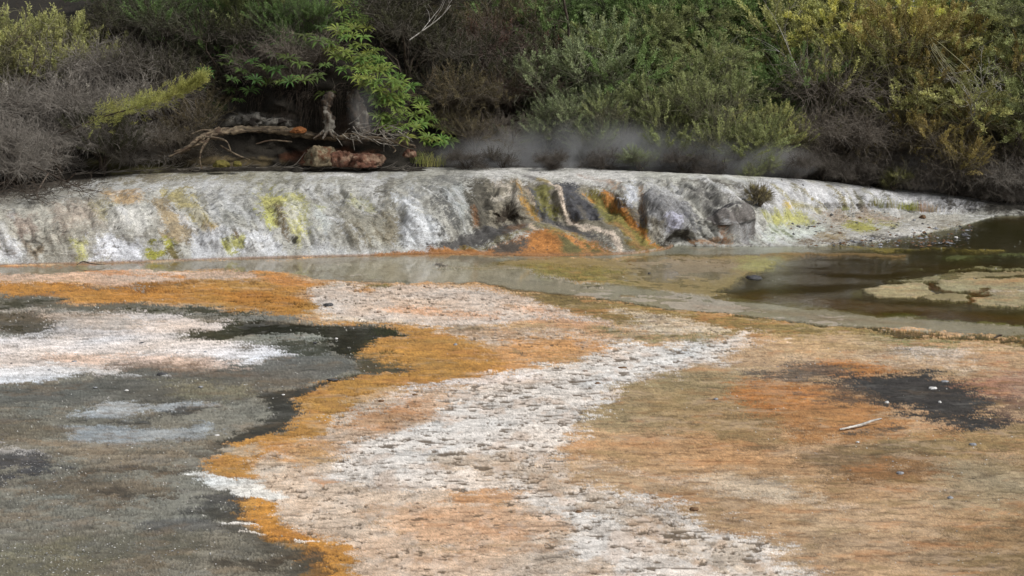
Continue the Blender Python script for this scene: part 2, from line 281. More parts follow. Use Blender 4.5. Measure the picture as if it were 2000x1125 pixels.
# pools, mats of algae, sinter crust and mud on the flat; outlines traced and laid on the ground by their noise-warped charts
GL = [
 ('p', '-900,390 2700,390 2700,480 1560,500 1300,492 -900,520', (120,112,90), 10, 6, 1, {'depth': .06, 'wet': .6}),
 # --- right half
 ('p', '1000,640 1300,640 1600,640 2400,690 2400,1500 1400,1500 1000,900', (180,150,116), 60, 40),
 ('p', '1130,760 1300,735 1480,735 1560,800 1500,880 1330,880 1120,870', (156,134,98), 50, 40),
 ('p', '1180,715 1330,700 1480,720 1500,760 1330,775 1180,760', (150,134,98), 40, 40, .7),
 ('l', '1250,700,5 1450,685,7 1700,700,6 1950,725,5 2300,740,5', (202,180,150), 30, 40, .8),
 ('p', '1130,850 1300,840 1500,880 1700,930 1750,990 1500,960 1350,960 1080,900', (182,148,110), 50, 40),
 ('p', '1350,940 1600,990 1750,1080 1700,1180 1500,1100 1330,1000', (180,148,112), 60, 45),
 ('p', '1800,900 2000,880 2400,900 2400,1400 1900,1400 1850,1180 1750,1080 1900,1000', (150,124,90), 60, 40),
 ('p', '1790,950 1900,880 2000,880 2040,960 1900,1020 1840,1000', (164,146,116), 40, 30, .8),
 ('p', '1500,1020 1750,1010 1850,1060 1800,1160 1560,1160', (184,156,124), 50, 40, .7),
 ('p', '1700,860 1900,830 2200,830 2200,880 1900,880 1720,900', (150,128,88), 50, 40, .9),
 ('l', '1150,905,6 1400,950,8 1560,985,5 1640,1000,3', (205,180,155), 40, 40, .7),
 ('p', '1330,930 1450,920 1560,950 1600,975 1450,965', (204,182,155), 40, 30, .9),
 ('l', '1700,690,5 1790,680,9 1880,690,7', (208,190,172), 30, 35, .9),
 ('l', '1720,708,4 1800,716,7 1880,708,3', (198,174,150), 30, 35, .8),
 ('l', '1560,665,5 1620,668,6 1700,672,3', (200,180,160), 30, 35, .8),
 ('p', '1440,690 1560,660 1650,690 1600,720 1450,720', (190,165,135), 40, 40, .6),
 # olive margin under the stream
 ('p', '1080,575 1240,590 1480,618 1720,640 2000,665 2400,685 2400,702 2000,678 1780,668 1520,664 1300,650 1150,620 1000,580', (136,118,72), 30, 30),
 ('p', '1700,655 1800,652 1880,660 1860,675 1750,672', (132,130,88), 30, 30, .8),
 ('p', '1480,655 1700,660 1750,690 1640,700 1500,690', (176,150,112), 40, 40, .7),
 ('l', '1000,575,6 1100,580,10 1150,600,12 1220,630,8', (118,102,62), 30, 25, .8),
 # orange and charcoal area on the right
 ('p', '1420,742 1520,735 1620,742 1700,790 1800,830 1700,860 1560,850 1460,810 1410,770', (168,124,78), 40, 35),
 ('p', '1430,748 1540,740 1600,765 1560,790 1500,800 1440,780', (178,116,58), 40, 30, .8),
 ('p', '1560,715 1640,700 1760,720 1780,735 1660,740 1600,735', (176,118,60), 30, 30, .9),
 ('p', '1480,715 1560,706 1640,716 1640,735 1560,752 1470,745', (98,88,78), 34, 40, .85),
 ('p', '1600,740 1700,728 1800,722 1900,740 1965,775 1970,810 1940,832 1840,826 1740,800 1650,775', (56,54,53), 40, 40),
 ('p', '1560,750 1650,745 1700,780 1640,785 1590,768', (96,78,62), 30, 40, .8),
 ('p', '1890,735 1960,715 2200,720 2200,790 1980,785 1900,760', (160,116,92), 40, 44, .85),
 ('p', '1940,770 2060,765 2100,805 2000,812 1940,800', (112,88,74), 36, 40, .8),
 ('l', '1400,560,2 1520,582,2.5 1700,604,3 1880,626,3 2100,650,4', (96,84,40), 12, 16, .9, {'depth': .03}),
 ('l', '1640,838,4 1700,836,5 1750,832,4', (78,70,60), 20, 20, .9),  # shadow of the stick painted into the ground colour
 ('p', '1520,868 1640,868 1760,880 1810,905 1760,935 1640,925 1540,890 1420,875', (124,102,74), 50, 40, .85),
 ('p', '1700,900 1800,905 1820,925 1760,950 1680,935', (140,102,62), 40, 40, .8),
 # --- centre: pink white crust
 ('p', '600,555 760,552 880,560 1000,572 1090,600 1220,640 1240,660 1180,640 1060,625 960,640 860,650 760,640 640,622 600,600', (200,184,170), 20, 26, 1, {'crust': .5}),
 ('p', '820,640 960,640 1080,648 1180,655 1240,668 1200,690 1060,680 940,672 860,662', (196,172,150), 24, 30, 1, {'crust': .5}),
 ('p', '1010,628 1120,622 1220,640 1230,655 1100,640', (190,140,98), 24, 30, .85),
 ('p', '960,668 1050,655 1180,662 1225,672 1190,695 1080,718 960,742 900,740 940,700', (190,142,92), 26, 26),
 ('l', '760,605,5 860,612,5 960,618,4', (198,150,112), 24, 30, .7),
 ('l', '1000,595,4 1080,615,4 1160,640,3', (196,152,118), 24, 30, .6),
 ('l', '880,640,5 960,648,7 1020,652,5', (128,108,82), 24, 40, .75),
 ('l', '900,675,3 960,680,6 990,684,4', (124,104,80), 24, 40, .75),
 ('p', '560,780 700,790 800,765 960,742 1100,700 1230,665 1330,672 1470,652 1500,668 1430,700 1250,750 1160,790 1130,830 1120,870 1080,900 1200,950 1400,1010 1560,1090 1640,1180 1640,1500 560,1500 560,1100 480,960 480,900', (198,178,158), 30, 34, 1, {'crust': .4}),
 ('p', '700,800 830,775 960,750 980,790 860,830 700,900 600,900 600,860', (190,156,126), 40, 40, .8, {'crust': .3}),
 ('p', '900,745 1100,702 1230,660 1330,676 1470,652 1480,668 1400,700 1250,742 1150,790 1120,850 1080,880 1060,940 1120,940 1250,955 1400,1015 1530,1085 1610,1180 1610,1500 1230,1500 1170,1100 1080,1010 980,960 760,955 620,925 700,870 820,820 900,785', (208,198,188), 26, 34, 1, {'crust': .85}),
 ('l', '780,762,6 900,748,9 1000,738,7', (214,206,202), 20, 24, .9, {'crust': .5}),
 ('l', '880,895,12 960,905,16 1060,935,14 1180,975,14 1300,1030,18 1420,1080,20 1480,1140,22', (176,156,134), 40, 44, .75, {'crust': 1.25}),
 ('p', '880,955 960,950 1040,958 1050,975 960,990 870,985', (186,142,100), 24, 30, .9, {'crust': .1}),
 ('p', '740,985 960,975 1120,1010 1080,1050 960,1075 820,1060 720,1020', (192,156,124), 50, 45, .7, {'crust': .35}),
 ('p', '610,935 655,931 660,942 620,945', (190,138,100), 10, 10, .9, {'crust': .1}),
 ('p', '560,1080 760,1060 960,1090 960,1200 560,1200', (198,174,152), 50, 45, .7),
 ('p', '1210,640 1330,662 1440,660 1400,640 1280,615 1200,600 1240,630', (198,186,166), 20, 30, .8, {'crust': .7}),
 ('l', '1180,640,3 1260,655,6 1350,662,6 1420,657,4', (122,114,78), 16, 20, .9),
 # --- orange shore on the left
 ('p', '-500,546 60,548 120,551 160,560 200,562 230,551 300,548 420,548 520,540 640,552 560,570 640,598 560,622 740,628 830,640 900,655 940,668 980,700 1000,722 900,745 780,762 700,782 660,800 640,850 560,875 500,900 460,960 560,985 600,1040 660,1080 700,1130 720,1500 420,1500 380,900 540,780 600,640 400,600 -500,572', (171,125,62), 16, 24, 1, {'crust': 0, 'wet': .15}),
 ('p', '-300,553 120,556 220,566 420,560 560,575 620,590 600,618 400,598 0,572', (168,120,54), 16, 22, .9, {'wet': .3}),
 ('l', '100,556,1 250,566,2 420,573,1.5 520,575,1', (128,84,28), 12, 12, .9),
 ('p', '215,552 300,547 400,549 360,558 250,562', (126,88,36), 12, 16, .8),
 ('p', '380,562 600,575 600,615 470,600', (166,108,38), 20, 25, .6),
 ('p', '700,690 800,680 900,700 960,720 860,742 760,755 680,780 620,800 600,780 660,745 790,712', (172,125,58), 30, 30, .85),
 ('p', '620,620 760,624 800,634 700,636 630,628', (206,190,172), 10, 16, .9, {'crust': .5}),
 ('l', '640,632,2 760,634,3 860,640,2', (186,134,66), 12, 14, .8),
 ('p', '690,800 800,790 840,815 760,840 660,835', (174,122,74), 34, 34, .7),
 ('p', '560,870 640,862 660,890 600,920 520,905', (184,140,84), 30, 34, .8, {'crust': .2}),
 ('p', '480,970 560,990 620,1050 680,1120 700,1300 560,1300 560,1100 500,1050', (184,128,52), 40, 34, .8),
 # --- dark mud on the left
 ('p', '-600,572 0,574 130,590 300,598 500,604 570,618 640,630 770,644 800,650 730,664 700,680 740,698 792,714 700,738 620,752 580,772 560,790 582,812 590,826 540,842 470,862 430,885 400,930 440,960 450,1000 480,1040 560,1068 600,1110 620,1500 -600,1500', (121,117,105), 14, 18, 1, {'crust': .03, 'wet': .3, 'fleck': .25}),
 # charcoal strips
 ('p', '430,625 520,622 640,634 770,645 790,652 730,664 700,682 792,714 700,738 560,780 585,826 540,842 440,870 400,868 480,836 540,815 500,790 488,770 520,760 640,748 715,728 705,705 640,672 520,660 420,656', (54,52,44), 10, 10, 1, {'crust': 0, 'wet': .35, 'fleck': .3}),
 ('p', '700,672 770,690 800,715 720,735 660,738 690,720', (84,76,50), 20, 30, .6, {'fleck': .8}),
 ('p', '-500,575 60,578 200,592 330,600 500,606 480,614 250,606 60,604 -500,600', (88,88,78), 14, 18, .9, {'wet': .4}),
 ('p', '430,606 540,612 600,622 560,626 440,622 380,614', (112,110,102), 10, 10, .9),
 ('p', '200,600 330,604 340,616 240,616', (86,84,68), 14, 20, .8),
 ('p', '-400,606 180,610 210,622 120,630 160,642 100,655 -400,655', (84,74,58), 20, 26, .9, {'fleck': 1.0}),
 ('l', '-300,607,3 100,606,2 220,612,1', (172,166,158), 14, 18, .8),
 ('p', '330,640 430,622 470,624 500,650 480,662 400,662', (80,78,66), 18, 24, .9),
 ('p', '460,656 560,650 620,652 660,663 600,671 520,676 420,668', (124,124,114), 8, 8, 1),
 ('p', '480,676 600,668 640,674 700,698 716,716 640,742 500,762 300,770 100,760 300,690', (100,99,92), 8, 10, 1, {'fleck': .2}),
 # white salt on the mud
 ('p', '-400,655 100,650 120,632 220,612 330,612 420,628 450,622 430,636 330,652 400,668 540,684 565,694 500,706 400,702 260,716 180,730 -400,740', (205,197,193), 20, 22, .95, {'fleck': .05, 'crust': 0}),
 ('p', '-400,662 200,655 330,648 420,666 545,688 520,700 300,692 160,692 -400,700', (224,220,220), 22, 20, .97, {'fleck': 0}),
 ('p', '60,612 240,616 300,628 240,642 120,640', (188,172,158), 20, 28, .8),
 ('p', '100,690 260,688 420,698 500,712 380,722 200,716 110,712', (206,184,170), 20, 26, .85),
 ('p', '180,714 330,708 450,718 520,728 400,732 240,722', (110,96,82), 16, 30, .75),
 ('p', '-400,712 60,712 160,724 110,742 30,756 -400,760', (216,217,220), 16, 28, .95, {'fleck': 0}),
 ('l', '110,722,4 250,727,2 340,729,1', (200,200,200), 14, 20, .8),
 ('p', '520,704 600,708 640,724 560,740 480,735', (98,96,90), 24, 30, .7),
 ('p', '-400,758 60,756 260,735 480,736 500,760 470,785 200,790 -400,800', (96,94,86), 26, 30, .9, {'fleck': .5}),
 ('p', '300,745 480,745 480,775 360,780', (118,114,94), 30, 30, .8),
 ('p', '170,792 240,784 330,783 400,794 330,806 220,812 140,806', (164,168,170), 18, 24, .9, {'fleck': .1}),
 ('l', '20,817,2 120,818,2 240,815,3 330,808,5 400,803,3', (56,54,50), 12, 20, .85),
 ('p', '130,830 260,826 420,832 400,848 250,864 140,862', (150,156,160), 24, 30, .8, {'fleck': .1}),
 ('p', '-300,795 0,800 120,830 110,860 -300,862', (98,92,78), 40, 40, .8, {'fleck': .6}),
 ('p', '-300,872 20,874 60,884 100,895 60,900 -300,885', (176,176,178), 12, 22, .7),
 ('p', '-300,882 60,890 110,900 120,922 60,934 -300,935', (66,66,68), 24, 30, .95, {'fleck': 1.2}),
 ('p', '120,865 400,858 420,890 330,920 200,925 130,905', (128,116,98), 40, 40, .9),
 ('p', '330,868 420,862 440,885 380,905 330,895', (86,78,66), 26, 40, .8),
 ('l', '100,926,2 200,924,3 360,930,4', (70,62,52), 14, 26, .8),
 ('p', '60,935 330,940 340,980 200,985 60,965', (110,94,74), 40, 44, .7, {'fleck': .9}),
 ('l', '200,968,3 260,975,5 330,978,5', (68,60,50), 16, 30, .8),
 ('p', '380,975 470,965 470,1010 420,1015 370,995', (62,60,58), 26, 36, .85),
 ('p', '280,1030 400,1020 460,1035 420,1045 300,1045', (84,82,80), 26, 36, .7),
 ('p', '100,1060 330,1050 400,1080 260,1110 120,1110', (96,92,78), 40, 44, .8),
 ('l', '420,1095,6 500,1098,9 600,1100,8', (62,56,46), 24, 34, .85),
 ('l', '430,1010,7 500,1045,9 560,1080,12 600,1120,16', (64,58,46), 24, 34, .7),
 ('p', '-300,1070 120,1060 200,1100 240,1200 -300,1400', (112,108,88), 40, 44, .8, {'fleck': 1.6}),
 ('p', '430,878 520,868 500,890 440,895', (176,164,146), 16, 26, .7, {'fleck': .6}),
 ('p', '480,895 560,900 560,925 500,930', (200,186,168), 20, 40, .7, {'fleck': .5}),
 # white crust tongue
 ('p', '360,932 430,930 470,942 520,948 570,958 540,968 460,972 380,956', (216,214,208), 10, 16, 1, {'crust': .2, 'fleck': 0}),
 ('p', '430,920 500,928 480,940 430,938', (184,130,62), 10, 14, .9),
 ('l', '435,1026,1 480,1029,2.5 530,1026,1', (222,218,212), 8, 10, 1, {'fleck': 0}),
 ('l', '475,1045,1 520,1045,1.5', (214,208,200), 8, 8, 1), ('l', '595,1067,1.5 620,1068,1.5', (224,220,214), 8, 8, 1),
 # --- film of water and its bed, far side of the flat
 ('p', '-600,515 0,517 300,510 700,497 1000,497 1000,520 960,545 760,550 660,545 560,528 300,530 0,545 -600,545', (146,134,118), 12, 14, 1, {'depth': .03, 'wet': .9, 'crust': 0}),
 ('p', '-500,530 100,533 250,526 330,530 500,535 620,548 520,548 400,546 200,556 130,553 -500,548', (196,170,150), 14, 20, .95, {'depth': 0, 'wet': .4, 'crust': .2}),
 ('l', '-300,519,1.5 100,518,1.2 280,513,1', (176,112,50), 8, 8, .9), ('l', '700,501,1 900,497,1.5 1100,497,1.2', (184,140,92), 8, 8, .8),
 ('l', '290,517,2 335,515,2.5', (150,120,40), 10, 10, .8),
 ('l', '170,530,1.5 260,534,3 330,538,1', (190,130,78), 12, 18, .8), ('l', '310,540,2 340,542,2.5', (196,132,60), 10, 14, .9),
 ('p', '500,530 560,532 620,552 560,556 500,545', (188,128,60), 12, 16, .9, {'depth': 0}),
 ('p', '700,560 730,552 760,549 770,556 740,565', (112,102,50), 8, 14, .95, {'depth': 0}), ('p', '690,568 720,560 745,565 720,570', (176,124,50), 8, 12, .8, {'depth': 0}),
 ('l', '490,541,1 530,540,1.5', (120,106,60), 8, 8, .8),
 ('p', '1240,492 1560,490 2400,490 2400,690 2000,660 1760,632 1480,612 1300,592 1200,560', (112,98,56), 16, 16, 1, {'depth': .03, 'wet': .8, 'crust': 0}),
 # milky water and the flat beyond the stream
 ('p', '960,500 1290,486 1330,480 1560,479 1600,487 1560,494 1300,498 1150,502 960,520', (150,147,139), 12, 12, 1, {'depth': .04, 'wet': 1, 'crust': 0}),
 ('p', '900,520 1000,505 1200,500 1500,498 1560,520 1500,575 1400,590 1280,580 1150,560 960,530', (142,124,82), 16, 20, 1, {'depth': .012, 'wet': .8, 'crust': .1}),
 ('p', '980,520 1080,515 1240,525 1180,545 1240,556 1100,548 1000,535', (126,116,58), 18, 24, .9, {'depth': -.01, 'wet': .4}),
 ('p', '1220,505 1380,500 1460,520 1380,545 1260,545', (146,130,108), 26, 26, .8, {'depth': .02}),
 ('p', '1440,505 1530,500 1560,520 1500,532 1440,525', (150,146,90), 20, 24, .8, {'depth': .005}),
 # the dark pool on the right
 ('p', '1560,497 1700,490 1820,470 1880,450 1920,425 2000,418 2400,414 2400,680 2000,648 1760,615 1480,580 1400,572 1450,545 1500,520', (62,50,22), 18, 18, 1, {'depth': .045, 'wet': 1, 'crust': 0}),
 ('p', '1700,480 1850,455 1900,430 2400,425 2400,520 1900,515 1700,500', (52,50,24), 26, 30, .7),
 ('p', '1400,585 1480,560 1600,575 1800,600 2400,640 2400,680 2000,648 1700,608 1560,588 1440,582', (84,60,24), 20, 20, .9, {'depth': .04}),
 ('p', '1650,605 1800,615 2000,635 2300,668 2300,676 1980,645 1760,618 1640,610', (96,96,40), 10, 30, .8, {'depth': .01, 'fleck': 2.2}),
 ('l', '1620,478,2 1700,486,2 1850,485,2 1960,488,1.5', (130,118,60), 12, 30, .8, {'depth': .0, 'fleck': 1}),
 ('l', '1500,497,2.5 1640,497,3 1760,497,2.5', (140,112,72), 14, 20, .8, {'depth': 0}),
 ('l', '1840,502,1 1950,500,3 2100,497,3', (92,98,58), 14, 34, .7, {'depth': -.01, 'fleck': 1.2}),
 ('l', '1780,525,1 1900,522,1.5 2100,518,2', (134,130,92), 12, 30, .8, {'depth': -.01, 'fleck': .6}),
 ('p', '1740,543 1860,532 2000,528 2300,526 2300,536 1990,540 1880,548 1800,552', (136,128,96), 10, 22, .9, {'depth': .006, 'wet': .5, 'fleck': .4}),
 ('p', '1676,562 1730,550 1800,550 1822,562 1810,572 1780,580 1720,578', (154,144,110), 8, 10, 1, {'depth': .004, 'wet': .5}),
 ('p', '1820,548 1900,544 2300,538 2300,600 2000,598 1900,592 1880,584 1920,576 1900,566 1850,560', (150,140,106), 8, 12, 1, {'depth': .004, 'wet': .5}),
 ('p', '1828,556 1890,556 1896,566 1850,570 1826,564', (154,146,114), 8, 8, 1, {'depth': .004}),
 ('p', '1800,572 1890,572 1880,584 1820,588 1790,580', (150,138,104), 8, 8, 1, {'depth': .004}),
 ('l', '1820,550,1 1828,562,2 1870,572,1.5 1910,572,2 1940,562,1.5', (84,52,16), 6, 8, 1, {'depth': .03}),
 ('l', '1880,588,1 1900,580,2 1940,570,1.5', (90,58,22), 6, 8, 1, {'depth': .02}),
 ('l', '1950,566,2 2000,565,2 2100,566,2', (196,180,160), 8, 14, .9),
 # milky stream
 ('p', '620,515 760,505 860,505 1000,520 1100,545 1240,562 1340,572 1440,588 1600,602 1800,620 2000,641 2400,672 2400,684 2000,652 1800,645 1600,636 1480,620 1340,605 1260,597 1160,580 1000,562 900,553 780,545 680,535', (166,157,143), 10, 8, 1, {'depth': .02, 'wet': 1, 'crust': 0, 'fleck': .05}),
 ('l', '1350,592,3 1600,615,4 1800,634,3', (158,140,124), 14, 14, .6),
 ('l', '1160,582,1 1300,601,1.6 1480,621,2 1600,634,2.5 1740,647,3 1860,657,4 2000,664,6 2300,680,8', (72,58,16), 8, 10, .95, {'depth': .04, 'fleck': .1}),  # olive edge below the stream, its shadow put into the colour
 ('l', '880,554,1 980,560,2.5 1080,572,2.5 1150,578,2', (104,84,44), 10, 12, .9), ('l', '880,518,1 960,520,3 1060,530,1', (128,116,72), 12, 14, .8, {'depth': 0}),
 ('p', '842,516 858,514 866,518 852,520', (70,66,54), 5, 4, 1, {'depth': -.02}), ('l', '855,523,.6 905,522,1', (100,98,58), 5, 4, 1, {'depth': -.01}),
 ('l', '1140,556,.6 1168,558,1.6', (72,70,40), 5, 4, 1, {'depth': -.02}), ('l', '1218,577,1 1244,577,1.4', (132,112,70), 6, 6, 1, {'depth': -.01}),
 ('l', '795,544,1 810,545,1', (92,92,60), 5, 5, 1), ('l', '620,560,1.5 700,556,1', (180,168,150), 12, 12, .7),
]
TL = [   # the sinter terrace
 ('p', '-600,300 230,320 330,345 230,352 120,372 60,398 0,404 -600,420', (70,64,56), 20, 26, 1),
 ('p', '200,330 560,322 700,326 640,342 420,352 240,362', (132,124,104), 20, 26, .9),
 ('p', '320,344 470,334 640,338 560,350 400,352', (150,146,122), 20, 26, .7),
 ('l', '470,330,2 600,328,2 860,327,2', (200,198,196), 10, 14, .8),
 ('p', '480,332 600,330 850,330 900,345 700,360 520,350', (152,150,138), 16, 26, .7),
 ('l', '600,344,3 680,342,4 700,350,3', (208,208,208), 10, 24, .9), ('l', '700,345,3 745,355,4', (200,200,202), 10, 24, .8),
 ('p', '290,366 360,358 420,352 470,358 400,368 300,376', (206,206,206), 14, 20, .9),
 ('p', '-500,405 100,395 200,380 240,420 180,500 -500,515', (168,164,152), 30, 34, .8),
 ('p', '0,455 40,470 60,508 0,515 -100,515', (198,200,204), 20, 24, .9), ('p', '-60,465 5,470 10,490 -60,492', (96,92,62), 10, 16, .9),
 ('p', '40,470 75,480 80,505 50,500', (132,112,82), 14, 26, .7), ('p', '30,425 60,430 70,450 40,455', (150,128,115), 20, 26, .6),
 ('p', '110,405 190,400 200,440 120,450', (176,158,142), 30, 30, .6), ('p', '180,425 215,440 200,460 165,455', (128,122,112), 20, 36, .6),
 ('p', '143,470 172,472 170,506 156,508', (186,184,118), 10, 16, .9),
 ('p', '185,462 215,455 275,482 282,508 172,512', (200,202,208), 12, 20, 1),
 ('p', '205,376 262,374 282,398 262,406 215,397', (180,152,112), 12, 18, .95), ('p', '190,400 225,398 222,424 195,428', (168,160,118), 18, 24, .7),
 ('p', '296,384 330,378 378,422 374,466 350,480 322,470 306,440', (152,134,102), 14, 26, .9),
 ('p', '316,373 372,370 398,396 424,440 416,458 390,438 348,398', (168,156,104), 12, 24, .9),
 ('p', '395,430 422,436 420,462 402,452', (188,160,96), 10, 20, .8),
 ('p', '218,408 262,400 300,412 318,440 290,450 250,446 226,432', (204,202,196), 14, 34, .8),
 ('p', '328,396 346,398 385,438 376,444', (206,204,202), 6, 14, .9),
 ('p', '350,440 380,440 376,480 350,484', (112,104,88), 14, 30, .7),
 ('p', '376,458 430,444 500,450 545,500 520,508 372,510', (198,200,204), 16, 26, .95),
 ('p', '288,490 320,486 308,468 335,462 340,485 326,502 290,503', (150,148,60), 8, 16, 1),
 ('p', '324,487 342,484 343,504 328,504', (104,92,48), 8, 14, .9),
 ('p', '440,476 452,470 462,494 446,496', (172,172,92), 8, 14, 1), ('p', '456,462 474,462 478,480 460,478', (180,178,96), 8, 14, .9), ('l', '455,455,3 462,462,3', (100,76,40), 6, 10, .9),
 ('p', '405,372 440,362 480,380 470,410 420,410', (186,186,184), 16, 34, .7), ('p', '425,400 480,400 500,440 450,450', (158,158,150), 16, 36, .7),
 ('p', '500,372 545,368 585,382 604,420 600,470 582,482 556,440 510,400', (168,165,108), 12, 28, .95),
 ('p', '512,374 545,372 572,390 540,398 512,392', (176,172,98), 10, 18, .9), ('p', '503,415 530,408 545,440 520,446', (174,174,96), 8, 20, .95),
 ('p', '538,395 552,400 560,440 562,462 546,452', (108,92,68), 10, 26, .85), ('p', '566,456 580,455 578,470 566,470', (60,58,54), 5, 8, .9),
 ('p', '560,400 585,410 575,440 560,430', (196,194,184), 12, 24, .8),
 ('p', '500,450 545,460 560,500 500,500', (204,206,210), 12, 26, .8), ('p', '615,395 636,390 642,440 620,450', (150,152,104), 12, 24, .8),
 ('p', '612,410 640,405 650,440 625,455', (190,194,196), 14, 28, .8),
 ('l', '645,422,3 662,430,5 674,458,5', (206,208,212), 8, 14, .95),
 ('p', '660,372 760,372 790,440 785,488 700,492 660,440', (140,136,120), 20, 36, .75),
 ('p', '740,405 780,410 785,480 750,470', (120,110,88), 20, 40, .7), ('p', '685,440 735,450 740,485 695,488', (126,118,98), 20, 44, .7),
 ('l', '545,350,1 680,400,1.5 720,440,1.5', (112,110,100), 8, 14, .6),
 ('p', '690,350 760,350 760,395 700,400', (186,186,186), 20, 36, .7), ('p', '680,375 710,380 720,395 690,392', (172,170,112), 10, 20, .7),
 ('p', '742,362 770,360 785,400 762,410', (128,124,110), 12, 26, .8),
 ('p', '772,382 800,374 812,405 840,430 875,466 850,482 800,494 780,470 790,430', (196,199,202), 14, 20, .95),
 ('p', '830,352 920,348 930,440 905,462 872,450 842,400', (134,134,128), 18, 36, .85),
 ('p', '840,395 870,392 885,440 868,448', (88,88,86), 12, 34, .8), ('p', '878,360 905,360 915,430 890,420', (170,174,172), 14, 30, .8),
 ('l', '845,352,4 880,345,5 930,345,4', (120,120,116), 10, 20, .8),
 ('p', '600,470 700,490 850,482 850,497 600,500', (192,194,196), 16, 24, .8),
 # the dark ribs and the fan
 ('p', '930,346 1010,344 1060,350 1140,352 1230,380 1300,484 1240,492 940,470 918,440 915,380', (118,112,98), 14, 16, 1),
 ('p', '912,352 950,350 975,378 970,432 932,452 920,405', (86,82,72), 10, 18, .95), ('l', '925,408,3 931,440,4', (132,94,62), 8, 12, .8),
 ('l', '972,380,4 985,374,5 1003,384,5 1012,402,3', (176,168,154), 7, 12, .95), ('l', '940,372,2 952,380,3 955,420,2', (112,108,98), 8, 12, .8),
 ('p', '976,392 1000,388 1018,420 1010,442 968,440', (58,50,40), 7, 12, 1), ('p', '990,420 1003,418 1003,438 992,438', (118,108,92), 8, 16, .7),  # hollow by the pale arch, its shade put into the colour
 ('p', '843,479 900,462 960,440 1010,437 1046,450 1012,472 940,478 858,486', (80,78,76), 8, 10, 1, {'wet': .4}),
 ('p', '985,445 1035,440 1024,468 992,472', (112,86,62), 16, 16, .8, {'wet': .4}),
 ('p', '1026,372 1050,375 1082,430 1092,447 1060,442 1038,410', (82,82,84), 8, 10, .95), ('p', '1046,366 1072,368 1086,430 1078,442 1054,400', (118,114,58), 8, 16, .95),
 ('l', '1003,355,4 1015,380,5 1028,405,5 1045,432,5', (160,122,50), 8, 16, .95), ('l', '1012,362,1.5 1030,390,2 1042,420,2', (84,78,40), 6, 10, .8),
 ('l', '960,346,3 990,362,4 1005,378,2', (196,184,168), 8, 12, .8), ('l', '1010,350,1.5 1025,375,2 1040,400,2', (190,172,146), 6, 8, .8),
 ('p', '1080,352 1120,354 1140,385 1170,395 1182,432 1150,446 1110,440 1094,400', (70,70,74), 8, 10, 1, {'wet': .35}),
 ('l', '1128,400,2 1140,425,2.5 1150,440,2', (106,100,90), 6, 8, .8),
 ('p', '1060,430 1100,442 1180,472 1196,482 1150,472 1080,458', (76,74,74), 8, 8, .95, {'wet': .35}),
 ('p', '1108,440 1180,440 1224,472 1262,486 1220,493 1180,467', (118,112,96), 10, 12, .9),
 ('p', '1137,366 1180,372 1215,388 1238,430 1282,460 1302,484 1250,489 1210,462 1182,430 1165,398', (126,116,54), 8, 12, .95),
 ('l', '1185,374,2 1212,398,4 1225,425,4 1260,458,4 1292,481,3', (184,120,46), 8, 16, .9), ('l', '1142,374,2 1160,384,3', (190,130,50), 6, 10, .8), ('l', '1200,440,5 1240,470,5 1262,485,3', (156,116,70), 10, 24, .7),
 ('l', '1205,383,2 1222,396,4 1240,424,3', (88,76,62), 6, 10, .9), ('l', '1165,400,2 1180,410,6 1190,425,5', (104,106,56), 8, 16, .7),
 ('p', '700,499 860,487 960,480 1020,474 1060,462 1120,466 1192,490 1204,497 1204,505 700,505', (166,110,50), 7, 8, 1, {'wet': .3}),
 ('l', '900,483,1 990,475,2 1036,462,1.5', (120,112,62), 6, 8, .8), ('p', '952,481 1034,476 1040,491 960,497', (80,76,70), 8, 10, .95),
 ('p', '1085,470 1150,484 1192,495 1100,497 1088,488', (98,98,58), 10, 14, .9), ('p', '1030,478 1080,470 1084,494 1030,496', (166,108,46), 10, 18, .85), ('l', '1045,455,2 1075,465,4 1140,474,3', (128,120,66), 8, 12, .8),
 ('l', '1041,448,3 1044,462,5', (196,174,150), 6, 8, .8),
 ('l', '1062,346,3 1082,362,3.5 1092,378,3.5 1096,410,3 1106,434,3 1140,455,2.5 1190,470,3 1214,491,3', (206,188,168), 4, 7, 1), ('l', '1092,385,1 1094,402,1.4', (80,62,46), 3, 5, .8),
 ('p', '920,330 1100,330 1240,336 1240,352 1150,362 1080,350 1000,350 930,342', (204,202,198), 12, 20, .95),
 ('l', '1000,338,2 1030,342,4 1050,350,2', (92,88,84), 6, 12, .8), ('l', '1050,348,3 1068,352,4', (140,120,50), 6, 12, .8), ('l', '1130,342,3 1180,352,5 1210,372,3', (168,150,138), 8, 14, .9),
 ('l', '1080,338,1 1110,345,2 1145,360,1', (150,146,138), 6, 10, .6),
 ('p', '1210,366 1236,358 1245,392 1226,394', (190,193,200), 8, 16, .95), ('l', '1247,368,3 1252,400,4 1256,430,3', (134,104,70), 8, 14, .9), ('l', '1190,355,2 1210,362,3 1200,370,2', (150,122,92), 8, 10, .7),
 ('p', '1256,374 1300,358 1350,372 1372,420 1366,452 1330,462 1290,452 1262,420', (124,124,126), 12, 30, .95),
 ('p', '1265,358 1320,352 1352,366 1350,385 1300,380 1262,374', (176,176,176), 14, 40, .85), ('p', '1300,424 1330,418 1332,450 1306,454', (186,186,204), 10, 18, .9), ('p', '1262,426 1300,430 1300,458 1272,462', (146,140,126), 8, 16, .9), ('l', '1265,425,3 1268,448,2', (190,188,182), 5, 6, .9),
 ('p', '1302,458 1352,450 1362,476 1302,480', (66,60,50), 12, 18, .9),  # small cave, part of its shade painted into the colour
 ('p', '1330,352 1392,356 1424,384 1444,408 1420,416 1388,412 1358,384', (110,108,104), 10, 22, .95), ('l', '1278,342,3 1350,349,4 1430,364,4 1475,384,3', (96,92,84), 6, 12, .95),
